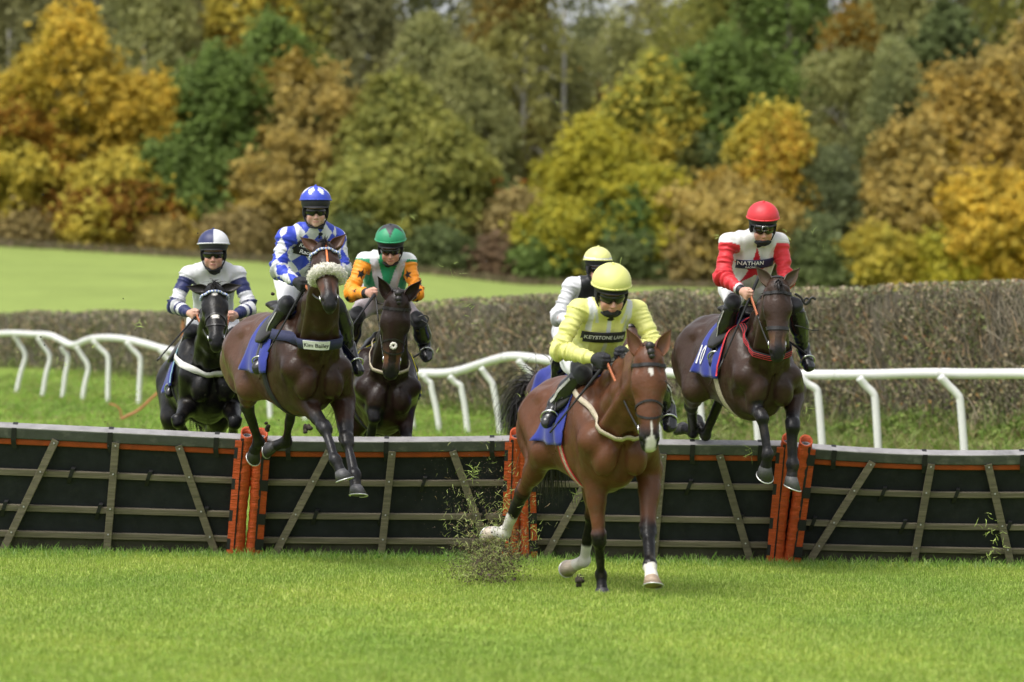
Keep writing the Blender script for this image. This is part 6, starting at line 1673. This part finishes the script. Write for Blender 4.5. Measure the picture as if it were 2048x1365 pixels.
rows = [
 # front of the wood: px centre, top, width, distance, kind, seed, colours, label
 (135, 52, 362, 161, 'round', 1, GOLD, 'tall golden orange tree at the left, highest gold crown over the green field', (.42, .32, .04)),
 (292, 178, 234, 160, 'round', 2, GOLD, 'smaller golden tree between the tall gold crown and the big green tree', None),
 (25, 235, 255, 158, 'round', 3, YEL, 'yellow tree cut by the left edge of the photo', (.30, .16, .02)),
 (235, 330, 281, 157, 'round', 4, YEL, 'low yellow tree standing directly above the green field', (.26, .13, .02)),
 (425, 130, 288, 161, 'round', 5, GRN, 'big fresh green tree right of the golden trees', None),
 (350, 300, 227, 158, 'round', 6, GRN, 'lower green tree above the white and navy jockey', None),
 (545, 70, 295, 168, 'round', 7, GRN, 'green crown rising behind the blue capped jockey', None),
 (600, 150, 348, 163, 'round', 8, ORB, 'russet brown tree behind the blue capped jockey', (.27, .19, .03)),
 (520, 330, 227, 159, 'round', 9, ORB, 'low orange brown tree left of the blue capped jockey', (.34, .24, .02)),
 (790, 175, 322, 162, 'round', 10, OLV, 'olive and yellow tree above the green capped jockey', (.30, .26, .03)),
 (880, 260, 255, 160, 'round', 11, OLV, 'dull olive tree right of the green capped jockey', None),
 (740, 330, 269, 158, 'round', 12, OLV, 'low olive tree directly behind the green capped jockey', None),
 (950, 330, 227, 165, 'birch', 13, DGR, 'dark drooping tree at the middle of the wood edge', None),
 (1035, 400, 147, 158, 'round', 14, BRN, 'short rusty brown bush tree left of the yellow green tree', (.25, .09, .02)),
 (1190, 265, 308, 160, 'round', 15, YGR, 'rounded yellow green tree above the two yellow caps', None),
 (1310, 155, 255, 163, 'round', 16, YEL, 'bright yellow tree top right of the yellow green tree', (.30, .30, .06)),
 (1290, 350, 269, 158, 'round', 17, YGR, 'lower yellow green tree just above the hedge', (.10, .16, .04)),
 (1110, 420, 160, 156, 'round', 18, YGR, 'small yellow green tree left of the yellow caps', None),
 (1440, 95, 336, 166, 'round', 19, GRN, 'large dark green tree above the red capped jockey', None),
 (1400, 300, 227, 161, 'round', 20, DGR, 'dark green tree left of the red capped jockey', (.10, .10, .02)),
 (1545, 245, 227, 160, 'round', 21, YEL, 'golden tree directly behind the red capped jockey', (.50, .33, .05)),
 (1440, 370, 322, 158, 'round', 22, ORB, 'low orange brown tree at the red capped jockey shoulder', (.30, .20, .03)),
 (1655, 285, 188, 159, 'birch', 23, ((.13, .155, .075), (.26, .29, .13)), 'small grey green drooping birch right of the red capped jockey', None),
 (1625, 420, 188, 157, 'birch', 24, ((.12, .15, .07), (.24, .28, .12)), 'low drooping grey green bush tree next to the red sleeves', None),
 (1960, 135, 376, 161, 'round', 25, ORB, 'tall orange tree at the right edge', (.54, .38, .09)),
 (2060, 80, 322, 164, 'round', 26, ORB, 'orange brown tree cut by the right edge of the photo', (.50, .36, .08)),
 (1830, 260, 281, 159, 'round', 27, ORB, 'orange brown tree right of the white stemmed birch', (.36, .25, .03)),
 (1990, 360, 308, 157, 'round', 28, GOLD, 'low golden tree above the right end of the hedge', None),
 # behind them
 (20, -150, 229, 178, 'birch', 31, GBR, 'thin grey green birch in the far left corner', None),
 (130, -140, 206, 182, 'birch', 32, GBR, 'grey birch behind the tallest golden crown', None),
 (300, -130, 264, 176, 'birch', 33, BIR, 'grey green weeping birch between golden and green trees', None),
 (400, -160, 195, 184, 'birch', 34, GBR, 'tall dull birch behind the green tree', None),
 (505, -135, 218, 178, 'round', 35, YEL, 'pale gold tree top above the green tree', (.36, .24, .04)),
 (625, -150, 195, 182, 'round', 36, OLV, 'yellow olive tree top above the green crown', (.34, .25, .04)),
 (720, -140, 218, 180, 'birch', 37, GBR, 'grey brown birch above the russet tree', None),
 (850, 20, 229, 174, 'birch', 38, BIR, 'grey green weeping birch with pale crown above the olive tree', (.16, .14, .05)),
 (930, 90, 218, 171, 'birch', 39, BIR, 'lower weeping birch at the centre', None),
 (1035, -110, 252, 175, 'birch', 40, ((.26, .26, .09), (.48, .45, .14)), 'yellowish weeping birch left of the white stem', (.24, .17, .04)),
 (1140, 60, 218, 178, 'bare', 41, BIR, 'birch with a bright white stem and thin leaves', (.24, .15, .04)),
 (1240, 20, 229, 181, 'bare', 42, BIR, 'thin leaved birch with sky showing through', (.16, .13, .04)),
 (1345, -30, 252, 184, 'bare', 43, OLV, 'sparse olive tree against the sky', None),
 (1440, -150, 241, 180, 'birch', 44, OLV, 'olive birch high above the dark green tree', None),
 (1560, -150, 218, 176, 'round', 45, GRN, 'tall green tree left of the big weeping birch', (.10, .12, .03)),
 (1700, 5, 264, 170, 'birch', 46, BIR, 'big grey green weeping birch right of centre', (.30, .19, .03)),
 (1790, 70, 172, 168, 'birch', 47, ((.20, .23, .10), (.40, .41, .16)), 'right half of the big weeping birch pair', None),
 (1900, 30, 206, 178, 'round', 48, DGR, 'dark green tree behind the tall orange tree', None),
 (1800, -160, 252, 186, 'birch', 49, BIR, 'tall birch behind the big weeping birch', None),
 (1975, -60, 149, 187, 'bare', 50, OLV, 'sparse birch with sky gaps near the right corner', None),
 (2075, -150, 172, 186, 'birch', 51, OLV, 'olive birch in the far right corner', None),
]
tree_n = 0
for (px, top, wid, d, kind, seed, cc, label, c3) in rows:
    tree(px, top, wid, d, kind, seed, cc[0], cc[1], label, c3, n=(11000 if d > 172 else 17000) if kind != 'bare' else 4200, z_low=.06 if d < 163 else .12, group='trees along the wood edge' if d < 170 else 'taller trees behind the wood edge')
# darker depth of the wood
for i, px in enumerate(range(-140, 2420, 95)):
    tp = -170 + 60 * math.sin(i * 1.7)
    if 1180 < px < 1400: tp = -10 + 30 * math.sin(i)
    if 1950 < px < 2050: tp = 40
    tree(px, tp, 260, 192 + 5 * (i % 3), 'round' if i % 2 else 'birch', 60 + i, *(((.20, .22, .10), (.36, .37, .16)) if i % 3 else GBR), 'dull far tree filling the depth of the wood', None, n=9000, z_low=.02, group='far trees in the depth of the wood')
# one white stem standing clear
def stem(px, y0, y1, d, r, label):
    P = [W2(px + dx, yy, d) for dx, yy in ((3, y1), (-1, .5 * (y0 + y1)), (1, y0))]
    P[0][2] = gz(P[0][0], d) - .2
    rt = empty('birch_stem_tree', P[0]); tag(rt, label, 'tree', 'pale stemmed birches')
    link('trunk', mesh('trunk', *tube(catmull(P, 6) - P[0], np.linspace(r * 1.3, r * .6, 13), 10)), M_birch, rt)
stem(1128, 20, 470, 176.0, .13, 'bright white birch trunk standing clear at the middle top')
stem(1722, 120, 400, 170.0, .09, 'pale birch trunk in front of the big weeping birch')
stem(16, 60, 400, 176.5, .07, 'thin pale trunk at the left edge')
stem(331, 20, 300, 177.0, .06, 'thin grey trunk between golden and green trees')
# shrubs and dead growth at the foot of the wood
for i, (px, top, wid, cc, lab) in enumerate([(60, 440, 150, BRN, 'brown low shrub at the left foot of the wood'), (190, 430, 160, YEL, 'yellow low shrub above the field'), (330, 445, 150, ORB, 'orange low shrub above the hooped jockey'), (470, 440, 150, BRN, 'brown low shrub left of the blue capped jockey'), (700, 450, 170, DGR, 'dark low shrub beside the green capped jockey'), (880, 470, 180, DGR, 'dark shrub at the field corner'), (985, 490, 140, ((.15, .10, .06), (.24, .16, .09)), 'reddish bare shrub at the end of the field'), (1090, 480, 150, GRN, 'green shrub left of the yellow caps'), (1250, 480, 180, DGR, 'dark shrub above the hedge right of the yellow caps'), (1380, 470, 160, BRN, 'brown shrub over the hedge left of the red jockey'), (1640, 500, 150, DGR, 'dark shrub over the hedge right of the red jockey'), (1760, 470, 170, YEL, 'bright yellow shrub over the hedge'), (1880, 480, 170, YGR, 'yellow green shrub over the right part of the hedge'), (2020, 470, 170, GOLD, 'golden shrub over the right end of the hedge')]):
    tree(px, top, wid, 155.5, 'shrub', 90 + i, *cc, lab, None, n=6000, z_low=.0, cat='shrub', group='shrubs at the foot of the wood')
n = 9000; b = rg.uniform(-.18, .06, n); P = np.stack([b * 152, rg.uniform(150, 156, n), np.zeros(n)], 1); P[:, 0] = b * P[:, 1]; P[:, 2] = ground_z(P[:, 0], P[:, 1])
V, F = strands(P, np.tile(A([0, 0, 1.]), (n, 1)), .38, .05, 35, .1, .4, 3, .25)
c = A([(.22, .17, .10), (.15, .115, .07), (.12, .12, .05)])[rg.choice(3, n)] * rg.uniform(.7, 1.2, (n, 1))
dg = link('dead_grass', mesh('dead_grass', V, F, False, np.repeat(c, 8, 0)), M_leafy); tag(dg, kind='stuff')
# ------------------------------------------------------------------ the field of runners
RES = 1.0
horses = {}
horses['A'] = make_horse('A', 'bright bay racehorse with white sock and star galloping in front of the hurdle',
    dict(body=(.105, .041, .0195), points=(.007, .0065, .007), socks={'fl': 1.05, 'hr': .55, 'hl': .62}, fore_hi=.88, hind_hi=.95,
         marks=[(.150, .004, .026, .014, .25), (.49, .010, .05, .006, 0), (.585, .006, .050, .034, 0)],
         ear_in=(.20, .10, .06), ear_out=(.12, .038, .018), ear=(.42, .15), plait=True, mane_len=.05, hoof={'fl': (.38, .28, .2), 'hr': (.5, .42, .34), 'hl': (.5, .42, .34)},
         tail=dict(dir=(-.6, .2, -.5), len=.70, grav=1.2, n=700, spread=.12, curl=.03)), 4, .0105,
    dict(nose='cross', breast=(.50, 1.37, -.60, .035, M_cream), girth_mat=M_redt, girth_lines=[(0, M_cream), (-.022, M_cream)], nsize=1))
horses['B'] = make_horse('B', 'brown racehorse in white sheepskin noseband with front legs stretched down over the hurdle',
    dict(body=lambda V: A([.088, .042, .026])[None] * (1 - .62 * ss(V[:, 0], -.2, .45))[:, None], points=(.011, .0105, .012), fore_hi=.62, hind_hi=.78,
         ear_in=(.10, .05, .03), ear_out=(.10, .045, .028), ear=(.62, .10), marks=[(.08, .028, .016, .005, .5)], muzzle=(.12, .05, .03), tail=dict(dir=(-.7, .6, .1), len=.55, grav=1.2, n=500, spread=.1), hoof={'fl': (.07, .068, .072), 'fr': (.07, .068, .072)}, mane_side=-1, mane_len=.10), 6, .0105,
    dict(nose='fleece', brow='bead', breast=(.48, 1.37, -.12, .080, M_navyweb)))
horses['C'] = make_horse('C', 'dark brown racehorse clearing the hurdle with red lined breast strap',
    dict(body=lambda V: A([.040, .0215, .0145])[None] * (1 + .12 * vnoise(V, 4, 2))[:, None], points=(.012, .0115, .0135), fore_hi=.72, hind_hi=.8,
         ear_in=(.12, .085, .06), ear_out=(.075, .045, .032), ear=(.62, .12), muzzle=(.13, .065, .038), tail=dict(dir=(-.75, .6, .1), len=.55, grav=1.2, n=500, spread=.1), hoof={'fl': (.10, .098, .10), 'fr': (.07, .07, .072)}, mane_len=.07), 4, .0105,
    dict(nose='cav', breast=(.48, 1.46, -.40, .062, M_black), breast_lines=True, number='10', nu=.17, nv=.15, trim=M_redt, girth_mat=M_cream))
horses['D'] = make_horse('D', 'black racehorse with white star leftmost in the photo taking off behind the hurdle',
    dict(body=(.0062, .0056, .0058), points=(.0045, .0045, .005), ear_in=(.03, .026, .024), ear_out=(.018, .016, .016), ear=(1.15, .0), mane_len=.15, mane_side=1, tail=dict(dir=(-.6, .5, -.6), len=.5, grav=1.4, n=500, spread=.1),
         marks=[(.125, 0, .022, .022, .78), (.335, -.02, .016, .018, 0), (.34, .014, .014, .02, .4), (.36, 0, .012, .03, 0)]), 2, .0115,
    dict(nose='cross', brow='bead', breast=(.50, 1.26, -.45, .055, M_wweb), number='1', nu=.25, nv=.12, trim=M_cyant))
horses['E'] = make_horse('E', 'dark bay racehorse with pricked ears and a pale pad on its crossed noseband',
    dict(body=lambda V: A([.019, .0105, .008])[None] + A([.026, .007, .002])[None] * ss(-V[:, 2], -1.0, -.75)[:, None], points=(.012, .011, .012), ear_in=(.03, .018, .014), ear_out=(.03, .018, .015), ear=(.55, .10), muzzle=(.16, .07, .035),
         plait=True, mane_len=.05), 1, .0115,
    dict(nose='cross', pad=True, breast=(.46, 1.52, -.70, .028, M_cream), trim=M_yellowt))
horses['F'] = make_horse('F', 'bay racehorse with number 9 cloth mostly hidden behind the leading bay',
    dict(body=(.070, .038, .029), points=(.015, .014, .014), ear_in=(.1, .05, .03), ear_out=(.09, .05, .035),
         tail=dict(dir=(-.55, -.55, .45), len=.66, grav=3.2, n=2600, spread=.26, curl=.17, grey=True)), 10, .013,
    dict(nose='cross', number='9', nu=.42, nv=.17, nsize=.95, cloth_x0=-.50))

riders = {}
riders['A'] = make_rider('A', 'jockey in yellow silks and plain yellow cap riding the leading bay horse',
    dict(jacket=j_yellow, cap=cap_plain(Yl), cap_max=92, peak=.014, gloves=True, hand=1.1, mask=2, knee=.35, pipe_glint=.020, skin=(.58, .32, .24),
         patch=[(-.160, .135, -.076, -.002, M_patch, [('KEYSTONE LANE', -.012, -.039, .0355, .0)], .020, .03)]), horses['A'])
riders['B'] = make_rider('B', 'jockey in blue and white diamond silks and blue cap with white diamonds',
    dict(jacket=j_blue, cap=cap_blue, cap_max=80, rim=Bl, gloves=True, hand=1.05, mask=0, peak=.040, skin=(.64, .40, .32),
         patch=[(-.170, .045, -.030, .072, M_patch, [('Kim Bailey', -.062, .043, .042, 0), ('Racing', -.078, -.004, .042, 0)], .020, -.20)]), horses['B'])
riders['C'] = make_rider('C', 'jockey with red cap, red sleeves and red star on a white body',
    dict(jacket=j_red, cap=cap_plain(Rd_), cap_max=86, peak=.02, mask=2, spare=True, knee=.84, breech=(.70, .70, .70),
         patch=[(-.155, .14, -.058, .012, M_npatch, [('NATHAN', -.055, -.014, .046, 0), ('RACING', -.055, -.046, .022, 0)], .020, .0)]), horses['C'])
riders['D'] = make_rider('D', 'jockey in white silks with navy hooped sleeves and quartered navy and white cap',
    dict(jacket=j_navy, cap=cap_navy, cap_max=84, rim=W_ * .9, mask=0, skin=(.62, .35, .27)), horses['D'])
riders['E'] = make_rider('E', 'jockey in green cap with black star and orange sleeves with black stars',
    dict(jacket=j_green, cap=cap_green, cap_max=86, peak=.018, mask=0, breech=(.42, .36, .38), skin=(.58, .32, .24)), horses['E'])
riders['F'] = make_rider('F', 'jockey in black body, white sleeves and pale yellow cap, behind the yellow jockey',
    dict(jacket=j_black, cap=cap_band, cap_max=84, mask=2), horses['F'])
for k in horses: make_reins(horses[k], riders[k], M_rubber if k != 'E' else M_leather)
# ------------------------------------------------------------------ name plate, whips and loose straps
def plate_on(Tk, txt, half, hgt, size):
    o_b, P, N = Tk['breast']; s_ = np.concatenate([[0], np.cumsum(np.linalg.norm(np.diff(P, axis=0), axis=1))])
    mid = s_[-1] / 2 + Tk.get('plate_shift', 0)
    f = lambda u: np.stack([np.interp(mid + u, s_, P[:, k]) for k in range(3)], -1)
    g = lambda u: np.stack([np.interp(mid + u, s_, N[:, k]) for k in range(3)], -1)
    u = np.linspace(-half, half, 14); Pn = f(u); Nn = g(u); Nn /= np.linalg.norm(Nn, axis=1)[:, None]
    pl = link('name_plate', mesh('name_plate', *ribbon(Pn + Nn * .004, Nn, hgt, .003), smooth=False), M_white, o_b)
    V, F = text_mesh(txt, size); Pt = f(V[:, 0]); Nt = g(V[:, 0]); Nt /= np.linalg.norm(Nt, axis=1)[:, None]
    T_ = f(V[:, 0] + .01) - f(V[:, 0] - .01); T_ /= np.linalg.norm(T_, axis=1)[:, None]; B_ = np.cross(T_, Nt); B_ *= np.sign(B_[:, 2])[:, None] * 1
    link('lettering', mesh('lettering', Pt + B_ * V[:, 1:2] + Nt * .010, F, False), M_ink, o_b)
horses['B']['plate_shift'] = -.085
plate_on(horses['B'], 'Kim Bailey', .100, .068, .044)

def wp(k, lp): return horses[k]['t'] + horses[k]['R'] @ A(lp)
def whip(k, side, tip_px, tip_d, up_len, label, off=(0, 0, 0)):
    g = wp(k, riders[k]['grips'][side][0]) + A(off); tip = W2(*tip_px, tip_d); d = unit(tip - g); a = g - d * up_len
    root = empty('whip', g); tag(root, label, 'whip', 'whips held by the jockeys')
    pt = A([a + (tip - a) * t for t in np.linspace(0, 1, 9)]) - g
    link('shaft', mesh('shaft', *tube(pt[:8], A([.014, .013, .011, .009, .008, .007, .007, .007]), 8)), M_black, root)
    link('flap', mesh('flap', *tube(A([pt[7], .5 * (pt[7] + pt[8]), pt[8]]), A([.008, .015, .013]), 8, flat=.5)), M_leather, root)
whip('A', -1, (1100, 866), 23.15, .02, 'long black whip held down along the yellow jockey\'s boot')
whip('B', -1, (536, 704), 25.75, .06, 'black whip held down by the boot of the diamond silks jockey')
whip('C', -1, (1437, 742), 26.35, .20, 'black whip rising above the bare hand of the red sleeved jockey')
whip('D', -1, (314, 722), 28.75, .12, 'thin black whip pointing down left from the hooped sleeve')
whip('E', -1, (686, 678), 28.1, .02, 'black whip under the star patterned orange sleeve')
def loose(k, pts, d, r, nm='loose_strap', m_=M_leather):
    P = catmull(A([W2(x, y, d) for x, y in pts]), 5); P = (P - horses[k]['t']) @ horses[k]['R']
    link(nm, mesh(nm, *tube(P, r, 6)), m_, horses[k]['root'])
loose('C', [(1590, 588), (1602, 596), (1610, 608), (1618, 602), (1624, 596), (1632, 600)], 26.3, .010)
loose('C', [(1606, 606), (1612, 597), (1620, 603), (1612, 610), (1606, 604)], 26.3, .008)
loose('C', [(1590, 652), (1604, 655), (1622, 661), (1638, 661)], 26.4, .005)
loose('E', [(836, 634), (848, 631), (856, 636), (853, 646), (843, 640)], 27.9, .006)
loose('A', [(1330, 762), (1338, 770), (1345, 777)], 22.4, .004)
for k, px in (('B', (612, 672)), ('A', (1150, 700))): pass
# ------------------------------------------------------------------ turf thrown up by the hooves
M_bit = mat('torn_grass', (0, 0, 0), rough=.7, attr=True, trans=.3)
rf = np.random.default_rng(77)
Vs, Fs, Cs, nn_ = [], [], [], 0
def addp(V, F, c):
    global nn_
    Vs.append(V); Fs.append(np.asarray(F) + nn_); Cs.append(np.broadcast_to(c, V.shape) if np.ndim(c) == 1 else c); nn_ += len(V)
def spray(px, py, d, sx, sy, nb, nd, ln=.058, dsz=.007):
    c = W2(px, py, d)
    P = c + rf.normal(0, 1, (nb, 3)) * A([sx, .25, sy]); V, F = strands(P, rf.normal(0, 1, (nb, 3)), ln, .0042, int(px), .25, .2, 5, .2)
    col = A([(.36, .44, .12), (.46, .48, .20), (.22, .28, .07), (.28, .20, .10)])[rf.choice(4, nb, p=[.35, .3, .2, .15])] * rf.uniform(.7, 1.2, (nb, 1))
    addp(V, F, np.repeat(col, 12, 0))
    P = c + rf.normal(0, 1, (nd, 3)) * A([sx * 1.1, .3, sy * 1.1]); V, F = leaf_quads(P, dsz, rf, elong=1.2)
    addp(V, F, A([.075, .052, .034]))
spray(990, 1092, 24.6, .13, .12, 520, 1600); spray(985, 1125, 24.6, .09, .07, 420, 1500, .06, .011); spray(985, 1120, 24.6, .10, .09, 60, 160, .08, .022); spray(960, 1130, 24.5, .12, .08, 260, 1800); spray(1005, 1120, 24.7, .10, .09, 380, 1200)
spray(940, 1040, 24.7, .10, .12, 120, 500); spray(1030, 1020, 24.8, .10, .16, 150, 420); spray(960, 970, 25.0, .16, .16, 40, 420); spray(930, 1140, 24.4, .06, .08, 60, 900)
spray(1000, 960, 25.4, .30, .25, 30, 500, .05, .005)
for (px, py, d, n, s_) in [(945, 945, 26, 26, .022), (1155, 985, 25, 14, .03), (940, 1000, 25, 10, .03), (1075, 1060, 24, 10, .03), (1010, 1010, 24.8, 20, .03), (820, 435, 27, 4, .02), (905, 537, 27, 7, .03), (935, 610, 28, 9, .03), (928, 650, 28, 7, .05), (875, 690, 28, 3, .02), (945, 690, 28, 2, .02), (123, 725, 28, 9, .03), (17, 726, 28, 5, .03), (283, 655, 28, 12, .03), (268, 790, 28, 12, .03), (70, 690, 28, 2, .02), (185, 702, 28, 3, .02), (1500, 905, 27, 10, .02), (1580, 470, 26, 2, .02), (1620, 460, 26, 2, .02), (1640, 492, 26, 2, .02), (1432, 480, 26, 2, .02), (1245, 510, 26, 3, .012), (1118, 195, 25, 2, .03), (1790, 910, 27.5, 2, .03), (1062, 800, 25, 24, .03), (1052, 830, 25, 20, .03), (1995, 1070, 27.5, 16, .06), (1990, 1100, 27.5, 14, .05), (1980, 1040, 27.5, 9, .08), (1850, 690, 30, 3, .03), (1880, 640, 30, 2, .02), (1615, 820, 26, 8, .03), (1165, 1150, 23.9, 10, .02)]:
    c = W2(px, py, d); P = c + rf.normal(0, 1, (n, 3)) * s_; V, F = strands(P, rf.normal(0, 1, (n, 3)), .075, .0045, int(px + py), .25, .2, 5, .2)
    addp(V, F, np.repeat(A([(.42, .52, .14)]) * rf.uniform(.7, 1.25, (n, 1)), 12, 0))
# crumbs of soil scattered through the air
n = 900; px = rf.uniform(0, 2048, n); py = rf.uniform(300, 900, n); wgt = np.exp(-((px - 330) / 260) ** 2) * np.exp(-((py - 770) / 130) ** 2) + .04
k_ = rf.random(n) < wgt; px, py = px[k_], py[k_]; d = rf.uniform(25, 29, len(px))
V, F = leaf_quads(A([W2(a, b_, c_) for a, b_, c_ in zip(px, py, d)]), .012, rf, elong=1.3); addp(V, F, A([.03, .025, .018]))
ft = link('flying_turf', mesh('flying_turf', np.concatenate(Vs), np.concatenate(Fs), False, np.concatenate(Cs)), M_bit); tag(ft, kind='stuff')
# larger clods, each a thing of its own
M_clod = mat('soil_clod', (.04, .030, .021), rough=1, var=.5, vscale=40, bump=1, bscale=60)
for (px, py, d, r_, lab) in [(537, 855, 27.5, .022, 'dark clod of earth flying above the orange posts at the left'), (1158, 1160, 24.0, .030, 'clod of earth under the white hind hoof of the leading horse'), (612, 858, 28.4, .028, 'clod of turf behind the hurdle below the raised knee of the dark bay'), (545, 588, 27.0, .013, 'small dark clod in the air left of the blue jockey')]:
    c = W2(px, py, d); q = [E(rf.normal(0, r_ * .6, 3), rf.uniform(.5, .9, 3) * r_, k=.01) for _ in range(6)]
    V, F = skin(q, r_ / 5); V = V + (vnoise(V, 1.2 / r_, 2) * r_ * .2)[:, None] * unit([1, 1, 1])
    o = link('earth_clod', mesh('earth_clod', V, F), M_clod); o.location = tuple(c); tag(o, lab, 'clod of earth', 'clods of earth in the air')
